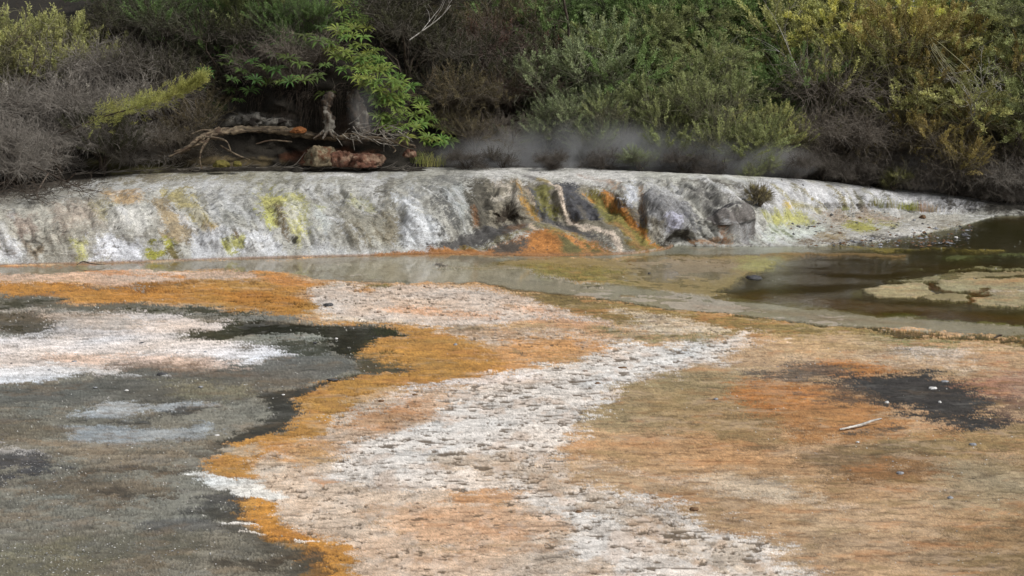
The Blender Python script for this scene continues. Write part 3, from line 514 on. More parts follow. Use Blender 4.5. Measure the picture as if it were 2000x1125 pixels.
 ('l', '1338,368,3 1360,392,4 1380,415,3', (170,168,158), 8, 18, .85), ('l', '1355,375,2 1400,392,2 1425,412,2', (160,158,150), 6, 12, .6),
 ('p', '1403,366 1440,376 1468,400 1452,418 1428,410', (192,191,190), 10, 20, .9),
 ('p', '1366,420 1400,411 1450,414 1474,450 1462,476 1420,472 1384,448', (104,99,96), 10, 20, .95), ('l', '1372,424,3 1400,414,5 1430,415,3', (70,68,70), 6, 10, .9), ('p', '1415,440 1445,440 1450,472 1420,470', (150,150,150), 14, 26, .8),
 ('l', '1358,473,3 1420,476,3', (168,126,86), 8, 14, .8), ('l', '1402,455,2 1405,474,3', (150,108,76), 6, 10, .8),
 # right slope, shelf and far mound
 ('p', '1250,334 1500,344 1640,352 1640,362 1500,356 1400,350 1260,342', (196,196,186), 8, 16, .9),
 ('p', '1470,350 1560,350 1700,364 1800,374 1900,384 1960,400 1900,414 1700,415 1540,412 1470,400', (188,188,190), 10, 12, 1),
 ('p', '1475,414 1560,410 1602,434 1574,446 1500,440', (170,168,92), 12, 22, .9), ('p', '1484,440 1620,438 1645,456 1560,472 1484,476', (190,196,188), 12, 26, .9), ('p', '1490,440 1520,436 1530,460 1500,462', (150,158,124), 10, 26, .8),
 ('l', '1508,366,3 1552,394,5 1600,412,4', (160,152,104), 7, 12, .9), ('l', '1530,400,5 1540,404,5', (198,170,60), 6, 10, .9),
 ('l', '1545,357,2 1588,390,3 1628,412,2.5', (112,106,70), 5, 8, .9), ('l', '1568,370,1 1590,390,2 1608,408,1.5', (150,136,80), 5, 8, .8), ('l', '1618,360,2 1648,394,3 1660,412,2.5', (128,118,76), 5, 8, .9), ('l', '1640,364,1.5 1662,388,2 1672,408,1.5', (150,144,112), 5, 8, .7),
 ('l', '1664,370,2 1680,390,3 1688,411,2.5', (104,100,76), 5, 8, .9), ('l', '1690,368,2 1706,384,3 1718,400,2', (130,126,96), 5, 8, .8), ('l', '1712,368,3 1735,385,4 1740,400,3', (92,88,72), 8, 14, .9),
 ('l', '1760,380,1 1775,400,1.6 1780,410,1.4', (130,130,124), 5, 8, .8), ('l', '1790,382,1 1806,398,1.6 1812,410,1.4', (120,120,116), 5, 8, .8), ('l', '1815,385,1 1832,400,1.6', (120,120,116), 5, 8, .8),
 ('p', '1838,382 1870,384 1860,412 1844,412', (78,74,68), 8, 12, .95), ('p', '1905,386 2300,380 2300,430 1930,418', (64,60,52), 12, 16, .95), ('p', '1862,384 1960,392 1960,414 1862,412', (104,100,92), 12, 34, .8), ('l', '1895,390,1.5 1925,414,2', (110,106,98), 6, 10, .8),
 ('p', '1600,414 1750,412 1860,412 1890,438 1860,450 1790,462 1700,476 1600,478 1560,474 1620,450', (164,160,150), 12, 20, 1, {'wet': .1}),
 ('p', '1590,418 1700,416 1760,424 1740,436 1640,432', (168,150,130), 14, 24, .85), ('p', '1648,433 1700,430 1712,446 1680,456 1650,446', (162,158,76), 8, 20, .95), ('p', '1705,436 1760,436 1752,446 1720,446', (156,152,84), 8, 20, .8),
 ('p', '1730,452 1800,446 1860,450 1800,462 1740,468', (206,204,200), 12, 30, .9), ('l', '1640,472,3 1720,466,5 1800,466,3', (84,80,76), 8, 26, .9), ('l', '1560,476,2 1620,468,3 1650,474,2', (110,88,58), 8, 22, .85),
 ('l', '1600,460,3 1650,462,3', (150,130,90), 10, 26, .8), ('p', '1840,446 1880,440 1880,455 1830,470 1800,468', (140,128,98), 12, 26, .8),
]
# ================================================================== THE FLAT
def cols_rows(x0, x1, dx, xo, y0, y1, dy, yo):
    xs = np.concatenate([np.arange(-xo, x0, 40), np.arange(x0, x1, dx), np.arange(x1, 2000 + xo, 40)])
    ys = np.concatenate([np.arange(y0, y1, dy), yo]); return xs, ys
def mottle(C, X, Y, seed, a1, a2, a3):
    k = 1 + a1 * fbm(X * 0.8, Y * 0.8, 4, seed) + a2 * fbm(X * 5, Y * 6.5, 5, seed + 4, .8) + a3 * (rng.normal(size=len(X)) * .8).astype(np.float32)
    C[:, :3] *= np.clip(k, 0.25, 1.9)[:, None]
    h = fbm(X * 0.5 + 9, Y * 0.5, 3, seed + 8)[:, None] * 0.10           # faint warm and cool drifts
    C[:, 0:1] *= 1 + h; C[:, 2:3] *= 1 - h
xs, ys = cols_rows(-160, 2160, 1.75, 1700, 402, 1150, 1.7, np.array([1160, 1180, 1210, 1250, 1300, 1400, 1550, 1800, 2200, 3000]))
gx, gy = np.meshgrid(xs, ys); sh = gx.shape; gx = gx.ravel(); gy = gy.ravel()
X, Y, Z = at_height(gx, gy, 0.0)
X = X.astype(np.float32); Y = Y.astype(np.float32)
nlo = fbm(X * 0.55, Y * 0.45, 4, 1); nmid = fbm(X * 1.5, Y * 2.2, 5, 11, .6); nhi = fbm(X * 4.5, Y * 8, 4, 21, .7)
warp = 0.22 * sstep(0, 1, np.abs(Y) / 20)
cx, cy = chart(X + warp * fbm(X * .9, Y * .9, 4, 31), Y + warp * 1.6 * fbm(X * .9 + 50, Y * .9, 4, 41), 0 * X)
NZ = {0: (nmid * .6 + nhi * .55) * (.4 + .6 * sstep(560, 700, gy)), 1: nlo, 2: nhi, 3: nmid}
nj = fbm(X * 2.6, Y * 5, 5, 341, .85); nk = fbm(X * 2.6 + 40, Y * 5, 5, 351, .85); js = sstep(455, 560, gy) * (.45 + .55 * sstep(780, 1000, gx)) * (1 - .75 * sstep(.6, .2, np.abs(gy - 590) / 90) * (gx > 700))
js = js * np.where(gx > 900, sstep(600, 690, gy), 1)
cx = cx + js * (34 * nj + 5 * rng.uniform(-1, 1, len(X))); cy = cy + js * (9 * nk + 1.5 * rng.uniform(-1, 1, len(X)))
C = paint(cx.astype(np.float32), cy.astype(np.float32), NZ, GL, (186, 152, 114), 3.2, 1.7, .6); C[:, :3] *= .95
crust, wet, fleck, depth = C[:, 3].copy(), C[:, 4], C[:, 5], C[:, 6]
C0 = C[:, :3].copy(); mottle(C, X, Y, 51, .16, .42, .19); lw = (.5 * sstep(.4, .8, wet))[:, None]; C[:, :3] = C[:, :3] * (1 - lw) + C0 * lw
# streaky drift of silt, stretched across the flow
st = fbm(X * 1.1, Y * 4.5, 5, 61, .62); C[:, :3] *= (1 + 0.16 * st * (1 - wet * .6))[:, None]
dry = (1 - sstep(.4, .8, wet)) * (1 - .6 * np.clip(crust, 0, 1)) * sstep(470, 560, gy); red = C[:, 0] / (C[:, 2] + .01)
s1 = fbm(X * 1.3, Y * 3.0, 5, 361, .75); s2 = fbm(X * 1.1 + 20, Y * 2.4, 5, 371, .75); org = sstep(1.5, 2.2, red); dry = dry * (1 - .6 * sstep(4.0, 8.0, red)) * (1 - .7 * sstep(.45, .6, C[:, :3].mean(1)))
for sg, cwarm, ccold, al_ in ((s1, (196, 170, 142), (140, 138, 132), .42), (-s1, (142, 104, 64), (84, 77, 66), .42), (s2, (196, 134, 82), (124, 104, 80), .35), (-s2, (138, 118, 76), (70, 70, 64), .4)):
    q_ = sstep(.18, .62, sg) * al_ * dry; pc = lin(cwarm)[None] * org[:, None] + lin(ccold)[None] * (1 - org[:, None]); lum_ = C[:, :3].mean(1, keepdims=True); kk_ = np.clip(lum_ / (pc.mean(1, keepdims=True) + .01), .35, 1.25)
    C[:, :3] = C[:, :3] * (1 - q_[:, None]) + pc * np.where(org[:, None] > .5, 1, kk_ ** .6) * q_[:, None]
C[:, :3] *= (1 - .15 * sstep(1100, 1320, gx) * sstep(640, 730, gy) * (1 - np.clip(crust, 0, 1)))[:, None]
# small cracks and ledges with the shade of their lips painted in mud brown
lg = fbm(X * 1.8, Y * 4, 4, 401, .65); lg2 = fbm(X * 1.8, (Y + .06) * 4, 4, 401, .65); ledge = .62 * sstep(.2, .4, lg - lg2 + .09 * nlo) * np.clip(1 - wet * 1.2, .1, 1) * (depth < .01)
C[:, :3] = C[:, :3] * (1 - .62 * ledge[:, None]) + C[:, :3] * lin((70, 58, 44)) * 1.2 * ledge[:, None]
# salt flecks
hsh = rng.random(len(X)).astype(np.float32)
cl = sstep(-0.2, 0.6, fbm(X * 3, Y * 3, 3, 71))
fk = (hsh < 0.030 * fleck * cl * .6 + 0.0006)[:, None] & (np.abs(gx) < 2300)[:, None]
C[:, :3] = np.where(fk, lin((205, 202, 195)) * rng.uniform(.55, 1, (len(X), 1)), C[:, :3])
# crust: holes through the white skin to brown mud, hollow shade put into its colour, patchy skin at its margins
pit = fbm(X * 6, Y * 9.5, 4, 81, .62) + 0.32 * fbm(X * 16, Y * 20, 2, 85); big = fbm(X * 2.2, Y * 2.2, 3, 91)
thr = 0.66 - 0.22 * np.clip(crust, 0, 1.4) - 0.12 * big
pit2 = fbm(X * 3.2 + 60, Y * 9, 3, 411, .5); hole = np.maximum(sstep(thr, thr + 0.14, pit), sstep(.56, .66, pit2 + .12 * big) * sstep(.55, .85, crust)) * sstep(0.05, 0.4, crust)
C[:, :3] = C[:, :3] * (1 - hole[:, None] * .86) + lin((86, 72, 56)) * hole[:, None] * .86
flake = sstep(0.15, 0.5, fbm(X * 5 + 7, Y * 3.4, 4, 95, .65)) * np.clip(crust, 0, 1) * (1 - hole)
C[:, :3] = C[:, :3] * (1 - .35 * flake[:, None]) + lin((226, 220, 214)) * .35 * flake[:, None]
tanp = sstep(0.1, 0.5, -fbm(X * 3.1 + 3, Y * 2.1, 4, 99, .6)) * np.clip(crust, 0, 1) * (1 - hole)
C[:, :3] = C[:, :3] * (1 - .3 * tanp[:, None]) + lin((180, 142, 108)) * .3 * tanp[:, None]
# green-yellow scum on dark pool beds
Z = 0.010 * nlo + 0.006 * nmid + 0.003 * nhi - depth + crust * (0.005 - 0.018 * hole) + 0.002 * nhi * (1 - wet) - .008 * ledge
dark = (C[:, :3].sum(1) < .45) & (gx < 800); Z = Z - .015 * dark
Z = Z - 0.5 * sstep(450, 410, gy) * (gx < 1880)
Z = np.where(Z > 0.2, 0.2, Z)
mk = np.stack([np.clip(crust, 0, 1), np.clip(wet, 0, 1), fleck, np.ones_like(wet)], 1)
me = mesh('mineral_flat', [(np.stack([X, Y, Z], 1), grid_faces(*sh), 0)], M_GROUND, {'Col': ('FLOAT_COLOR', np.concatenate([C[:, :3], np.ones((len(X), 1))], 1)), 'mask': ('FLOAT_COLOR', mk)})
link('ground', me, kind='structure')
def ground_z(): return 0.0
# far surroundings, one broad sheet under all
v = [(-400, -200, -.9), (400, -200, -.9), (400, 500, -.9), (-400, 500, -.9)]
me = mesh('surroundings', [(v, [(0, 1, 2, 3)], 0)], simple_mat('scrub_soil', (60, 54, 40), (110, 98, 74), 2))
link('surrounding_terrain', me, kind='structure')

# ================================================================== WATER
m, t = newmat('pool_water')
geo = N(t, 'ShaderNodeNewGeometry'); spx = N(t, 'ShaderNodeSeparateXYZ', {0: geo.outputs['Position']})
mp = N(t, 'ShaderNodeMapping', {'Vector': geo.outputs['Position'], 'Scale': (1.0, 2.4, 1)})
w1 = N(t, 'ShaderNodeTexNoise', {'Vector': mp.outputs[0], 'Scale': 5.5, 'Detail': 4, 'Roughness': 0.6, 'Distortion': 0.6})
w2 = N(t, 'ShaderNodeTexNoise', {'Vector': mp.outputs[0], 'Scale': 0.35, 'Detail': 3})
wind = math_(t, 'MULTIPLY', math_(t, 'MULTIPLY', mapr(t, spx.outputs[0], 3.0, 7.0, 0.05, 1.0), mapr(t, spx.outputs[0], 9.5, 12.5, 1.0, .3)), mapr(t, w2.outputs[0], 0.4, 0.62, 0.15, 1.0))
b = N(t, 'ShaderNodeBump', {'Height': w1.outputs[0], 'Strength': wind, 'Distance': 0.018})
fr = N(t, 'ShaderNodeFresnel', {'IOR': 1.33, 'Normal': b.outputs[0]})
gl = N(t, 'ShaderNodeBsdfGlossy', {'Color': (1, 1, 1, 1), 'Roughness': 0.01, 'Normal': b.outputs[0]})
tr = N(t, 'ShaderNodeBsdfTransparent', {'Color': (0.93, 0.95, 0.90, 1)})
ms = N(t, 'ShaderNodeMixShader', {0: fr.outputs[0], 1: tr.outputs[0], 2: gl.outputs[0]})
N(t, 'ShaderNodeOutputMaterial', {0: ms.outputs[0]}); M_WATER = m
wv = [at_height(a, b_, -0.016) for a, b_ in ((-700, 410), (2700, 410), (2700, 740), (-700, 740))]
nx_, ny_ = 60, 20
wx = np.linspace(-22, 30, nx_); wy = np.linspace(27, 47.5, ny_); WX, WY = np.meshgrid(wx, wy)
keep = grid_faces(ny_, nx_)
me = mesh('water', [(np.stack([WX.ravel(), WY.ravel(), np.full(WX.size, -0.016)], 1), keep, 0)], M_WATER)
link('water', me, kind='structure')

# ================================================================== SINTER TERRACE
TK = {-500: '530,0 508,.3 486,.6 462,.8 440,.95 420,1.05 385,1.15', -150: '522,0 495,.36 468,.7 441,.98 420,1.12 400,1.22 362,1.33', 0: '518,0 490,.36 462,.7 435,1.0 412,1.15 392,1.25 350,1.36',
 130: '514,0 484,.38 454,.74 424,1.05 398,1.22 376,1.33 340,1.43', 250: '511,0 478,.4 445,.8 412,1.1 382,1.3 362,1.4 330,1.5', 500: '503,0 465,.47 428,.88 395,1.18 370,1.38 352,1.45 325,1.52', 750: '497,0 460,.46 420,.9 388,1.22 362,1.4 345,1.48 326,1.52',
 850: '494,0 465,.36 425,.84 390,1.2 362,1.4 343,1.48 327,1.52', 930: '496,0 478,.14 446,.45 405,1.0 366,1.36 342,1.48 327,1.52', 1000: '497,0 478,.12 450,.32 418,.78 378,1.24 346,1.45 327,1.51', 1060: '498,0 479,.11 452,.3 424,.66 384,1.16 347,1.44 327,1.5', 1150: '497,0 476,.14 448,.36 418,.74 380,1.2 347,1.45 330,1.5', 1220: '495,0 468,.2 436,.56 402,1.0 366,1.34 344,1.47 333,1.5',
 1290: '487,0 458,.33 422,.8 386,1.2 358,1.4 342,1.48 336,1.5', 1330: '479,0 452,.4 418,.84 386,1.18 358,1.38 344,1.46 338,1.47', 1400: '480,0 448,.4 415,.85 385,1.15 360,1.35 347,1.42 341,1.42', 1460: '480,0 449,.32 419,.7 391,1.0 366,1.26 351,1.36 344,1.37',
 1520: '480,0 450,.22 425,.5 400,.8 375,1.1 358,1.24 347,1.28', 1600: '478,0 448,.12 415,.28 396,.55 376,.82 362,.98 353,1.0', 1700: '472,0 440,.1 413,.18 397,.4 382,.58 371,.68 365,.69', 1800: '455,0 435,.06 412,.1 400,.27 388,.43 379,.51 374,.51',
 1880: '438,0 426,.03 413,.05 404,.17 395,.28 388,.36 383,.37', 1960: '419,0 416,.01 413,.02 409,.08 404,.15 400,.2 396,.2', 2150: '417,-.02 415,0 412,.02 409,.05 406,.08 402,.1 397,.1', 2600: '420,-.02 418,0 415,.02 412,.05 409,.08 405,.1 400,.1'}
tkx = np.array(sorted(TK)); tk = np.array([parse(TK[k]) for k in tkx])      # (n,7,2)
def cubic1(xk, v, x):
    """monotone cubic interpolation along axis 0"""
    h = np.diff(xk).astype(float); sh_ = (-1,) + (1,) * (v.ndim - 1); d = np.diff(v, axis=0) / h.reshape(sh_)
    mm = np.zeros_like(v, dtype=float); mm[1:-1] = np.where(d[:-1] * d[1:] > 0, 2 * d[:-1] * d[1:] / (d[:-1] + d[1:] + 1e-12), 0); mm[0] = d[0]; mm[-1] = d[-1]
    i = np.clip(np.searchsorted(xk, x, side='right') - 1, 0, len(xk) - 2); f = ((x - xk[i]) / h[i]).reshape(sh_); H = h[i].reshape(sh_)
    return v[i] * (1 + 2 * f) * (1 - f) ** 2 + mm[i] * H * f * (1 - f) ** 2 + v[i + 1] * f * f * (3 - 2 * f) + mm[i + 1] * H * f * f * (f - 1)
txs = np.concatenate([np.arange(-500, -140, 20), np.arange(-140, 2120, 1.8), np.arange(2120, 2580, 20)])
prof = cubic1(tkx, tk, txs)                                                # (nc,7,2)
tt = np.linspace(0, 6, 190)
prof = np.moveaxis(cubic1(np.arange(7), np.moveaxis(prof, 1, 0), tt), 0, 1)  # (nc,190,2)
py_, pz_ = prof[..., 0].T, prof[..., 1].T; px_ = np.broadcast_to(txs, py_.shape)
X, Y, Z = at_height(px_, py_, pz_)
Y = np.maximum.accumulate(Y, axis=0)
# a front skirt that goes below the ground, a back skirt that goes under the forest floor
X0, Y0, Z0 = X[:1], Y[:1] - 0.05, Z[:1] - 0.3; X1, Y1, Z1 = X[-1:] * 1.02, Y[-1:] + 1.0, Z[-1:] - np.where(X[-1:] < -2.2, .12, .7)
X = np.concatenate([X0, X, X1]); Y = np.concatenate([Y0, Y, Y1]); Z = np.concatenate([Z0, Z, Z1]); V = np.stack([X, Y, Z], -1)
TU = np.gradient(V, axis=1); TV = np.gradient(V, axis=0); NN = np.cross(TU, TV); NN /= np.linalg.norm(NN, axis=2, keepdims=True) + 1e-9
arc = np.concatenate([np.zeros((1, V.shape[1])), np.cumsum(np.linalg.norm(np.diff(V, axis=0), axis=2), axis=0)])
tp = np.concatenate([[0], tt, [6]])[:, None]; face = sstep(0.05, .8, tp) * (1 - 0.93 * sstep(3.6, 5.1, tp))
shear = X + 0.45 * np.clip(arc, 0, 4)          # drapery leans to the right as it falls
rid = fbm(shear * 1.15, arc * 0.35, 3, 101, .42); lump = fbm(X * 0.7 + 3, arc * 0.8, 4, 111); kn = fbm(X * 5, arc * 5, 4, 121, .65); rr = 1 - np.abs(fbm(shear * 2.2, arc * 0.55, 3, 131, .45))
darkrib = sstep(900, 960, px_[0]) * (1 - sstep(1440, 1480, px_[0]))
amp = 1 + 0.5 * darkrib[None, :]; rightm = sstep(1490, 1580, px_[0])[None, :]
face = face * np.ones(V.shape[:2])
CX, CY = chart(X, Y, Z); fanm = np.exp(-((CX - 1070) / 150) ** 4) * (1 - sstep(1.4, 2.6, tp)); face = face * (1 - .8 * fanm)
D = face * (0.15 * rid * amp * (1 - .5 * rightm) + 0.13 * lump * (1 - .6 * rightm) + 0.03 * kn * amp + 0.018 * fbm(X * 2.6, arc * 13 + .6 * X, 3, 431, .6) * (1 - .5 * rightm) * (1 - .6 * rightm) + 0.13 * (.55 - rr) * amp * (1 - .4 * rightm))
lean = np.abs(np.sin((X + 0.9 * arc) * 5.0 + 2.2 * fbm(X * .6, arc * .3, 2, 141))); D = D - 0.09 * rightm * face * (1 - lean) ** 3
D = D * (1 - rightm * (1 - sstep(.3, 2.0, tp)))
def dent(x, y, rx, ry, a, p=1.7):
    q = np.clip(1 - ((CX - x) / rx) ** 2 - ((CY - y) / ry) ** 2, 0, 1) ** p; return a * q
D = D - dent(1330, 466, 40, 20, .4) - dent(992, 415, 26, 30, .35) - dent(1140, 400, 34, 42, .16) - dent(1190, 402, 26, 28, .12) + dent(1418, 442, 52, 34, .38, .6) + dent(1290, 400, 40, 45, .22) - dent(1250, 420, 14, 60, .2) - dent(1385, 400, 20, 40, .14)
D = D + (dent(1065, 470, 175, 42, .24, 1.2) + dent(1240, 466, 70, 34, .16, 1.2)) * sstep(.0, 1.3, tp)
D = D + dent(1092, 400, 14, 60, .14) + dent(1215, 410, 26, 50, .18) + dent(1010, 380, 12, 40, .12) - dent(942, 410, 18, 50, .18) - dent(1055, 410, 14, 40, .12) - dent(570, 465, 14, 12, .12) + dent(560, 400, 60, 40, .12) + dent(875, 430, 40, 50, .16) - dent(780, 430, 16, 60, .1)
V = V + NN * D[..., None] * np.sign((NN[..., 2:3].mean()))
Xf, Yf, Zf = (V[..., i].ravel().astype(np.float32) for i in range(3)); sh = V.shape[:2]
cx, cy = CX.ravel().astype(np.float32), CY.ravel().astype(np.float32)
sa, aa_ = shear.ravel(), arc.ravel()
n_str = fbm(sa * 3.2, aa_ * 0.7, 5, 151, .62); n_iso = fbm(Xf * 3, aa_ * 3, 5, 161, .65); n_hi = fbm(Xf * 13, aa_ * 11, 4, 171, .75)
NZ = {0: n_str * .55 + n_iso * .35 + n_hi * .45, 1: n_iso, 2: n_hi, 3: n_str}
wx_ = 7 * fbm(Xf * 1.5, aa_ * 1.2, 3, 181); wy_ = 4 * fbm(Xf * 1.5 + 30, aa_ * 1.2, 3, 191)
DESAT = .08
C = paint(cx + wx_ * 1.0, cy + wy_, NZ, TL, (158, 157, 150), 1.3, 1.3, .6); C[:, :3] *= .92
DESAT = .05
mt_ = fbm(Xf * 2.6, aa_ * 13 + .6 * Xf, 3, 431, .6); k = 1 + .10 * mt_ + .26 * n_str + .13 * n_iso + .30 * n_hi + .16 * rng.uniform(-1, 1, len(Xf))
C[:, :3] *= np.clip(k, .3, 1.6)[:, None]
# weathered grey crust with dark specks, broken white lime skin
lum = C[:, :3].mean(1) ; rb = np.interp(CX.ravel(), [1480, 1560], [1, .55]); ff_ = np.interp(CX.ravel(), [900, 960, 1240, 1300], [1, .2, .2, 1])
gr = sstep(.12, .6, fbm(Xf * 2.3 + 8, aa_ * 1.9, 5, 201, .62)) * sstep(.15, .32, lum) * .45 * rb * ff_
C[:, :3] = C[:, :3] * (1 - gr[:, None]) + lin((118, 115, 104)) * gr[:, None]
wt = sstep(.22, .5, fbm(sa * 2.7 + 4, aa_ * .6, 5, 211, .66)) * sstep(.16, .3, lum) * .34 * ff_
C[:, :3] = C[:, :3] * (1 - wt[:, None]) + lin((196, 198, 202)) * wt[:, None]
spk = sstep(.42, .6, fbm(Xf * 11 + 5, aa_ * 9, 3, 221, .7)) * sstep(-.3, .5, n_iso) * .7 * (.4 + .6 * rb)
C[:, :3] = C[:, :3] * (1 - spk[:, None]) + lin((74, 70, 62)) * spk[:, None]
crk = sstep(.965, .995, 1 - np.abs(fbm(sa * 1.5 + 11, aa_ * .8, 3, 231))) * .55 * sstep(.3, 1, face.ravel())
C[:, :3] *= (1 - crk)[:, None]
# waterline: rust brown tide mark
tide = sstep(.05, .0, Zf) * (cx < 1320)
C[:, :3] = C[:, :3] * (1 - .6 * tide[:, None]) + lin((140, 104, 72)) * .6 * tide[:, None]
mk = np.stack([C[:, 3], np.clip(C[:, 4], 0, 1), C[:, 5], np.ones(len(Xf))], 1)
me = mesh('sinter_terrace', [(V.reshape(-1, 3), grid_faces(*sh), 0)], M_TERR, {'Col': ('FLOAT_COLOR', np.concatenate([C[:, :3], np.ones((len(Xf), 1))], 1)), 'mask': ('FLOAT_COLOR', mk)})
link('sinter_terrace_terrain', me, kind='structure')
def terrace_point(x, y):
    """nearest point of the terrace surface seen at a chart position"""
    d = (CX - x) ** 2 + (CY - y) ** 2; i = np.unravel_index(np.argmin(d), d.shape); return V[i]

# ================================================================== HILLSIDE
HK = {-600: '400,38 335,43 262,46 180,50 100,55 0,62 -160,76', 0: '352,41.5 322,44 250,46.5 170,49.5 90,54 0,61 -160,76', 250: '335,43.2 302,45 240,46.5 160,49 80,54 0,60 -160,76', 420: '330,43.7 302,45 230,45.9 170,47.5 90,51 0,56 -160,72',
 550: '328,43.9 305,45.3 240,45.7 180,45.9 100,48 10,51 -160,66', 680: '329,43.8 300,45 240,45.3 170,45.6 90,47 0,50 -160,64', 780: '329,43.8 315,44.6 270,45.2 190,46.2 100,48.2 0,51 -160,64', 870: '338,43.9 318,45 290,46.5 200,49.5 100,54 0,60 -160,76',
 1000: '338,44.0 320,46 290,48.5 200,52 110,57 0,63 -160,80', 1250: '345,43.6 322,46 285,48.5 200,52 110,56 0,62 -160,80', 1500: '359,43.7 330,46 290,48.5 200,52 110,56 0,62 -160,80', 1700: '377,46.0 352,47.2 300,48.5 200,52 110,56 0,62 -160,80',
 1900: '394,46.0 362,47 300,48 200,51 110,55 0,61 -160,80', 2000: '405,46 374,47 300,47.5 200,50.5 110,54 0,60 -160,80', 2700: '408,46 374,47 300,47 200,50 110,54 0,60 -160,80'}
hkx = np.array(sorted(HK)); hk = np.array([parse(HK[k]) for k in hkx])
def hill_profile(xq, n=120):
    p = cubic1(hkx, hk, np.atleast_1d(np.asarray(xq, float))); return np.moveaxis(cubic1(np.arange(7), np.moveaxis(p, 1, 0), np.linspace(0, 6, n)), 0, 1)
hxs = np.arange(-600, 2700, 8.0); hp = hill_profile(hxs)
py_, pY = hp[..., 0].T, hp[..., 1].T; X, Y, Z = at_depth(np.broadcast_to(hxs, py_.shape), py_, pY)
hX, hY, hZ = X.copy(), Y.copy(), Z.copy()
bankm = np.exp(-((hxs - 600) / 160) ** 2)[None, :]
Z = Z + sstep(0, 12, np.arange(Z.shape[0]))[:, None] * (0.18 + .1 * bankm) * fbm(X * .9, Y * .9, 4, 301); Y = Y - (.2 + .5 * bankm) * np.abs(fbm(X * 1.1, Z * 1.3, 4, 311)) * bankm
Z[0] -= .12; Z[:2] -= .02
C = np.tile(lin((40, 36, 30)), (X.size, 1)); n1 = fbm(X.ravel() * 1.4, Y.ravel() * 1.4 + Z.ravel(), 4, 321); C *= (1 + .35 * n1)[:, None]  # soil kept very dark, standing in for deep shade in the gaps
hx_, hy_ = chart(X.ravel(), Y.ravel(), Z.ravel())
def blot(C, x, y, rx, ry, col, fr=.5):
    d = np.hypot((hx_ - x) / rx, (hy_ - y) / ry) + fr * fbm(X.ravel() * 3, Z.ravel() * 3, 4, 331); w_ = (1 - sstep(.6, 1.1, d))[:, None]; return C * (1 - w_) + lin(col) * w_
C = blot(C, 505, 235, 55, 14, (150, 145, 135)); C = blot(C, 545, 232, 30, 16, (120, 112, 104)); C = blot(C, 415, 205, 30, 24, (70, 90, 40)); C = blot(C, 440, 316, 130, 12, (92, 80, 56)); C = blot(C, 700, 250, 60, 40, (70, 58, 48)); C = blot(C, 250, 320, 120, 16, (84, 80, 46)); C = blot(C, 640, 305, 90, 18, (96, 62, 44))
me = mesh('hillside', [(np.stack([X, Y, Z], -1).reshape(-1, 3), grid_faces(*X.shape), 0)], M_HILL, {'Col': ('FLOAT_COLOR', np.concatenate([C, np.ones((len(C), 1))], 1)), 'mask': ('FLOAT_COLOR', np.zeros((len(C), 4)))})
link('hillside', me, kind='structure')
def hill_point(x, y):
    """point of the hillside (first hit along the profile) seen at chart x, y"""
    p = hill_profile(x, 200)[0]; i = np.argmin(np.abs(p[:, 0] - y)); a = at_depth(x, p[i, 0], p[i, 1]); return np.array([float(a[0]), float(a[1]), float(a[2])])
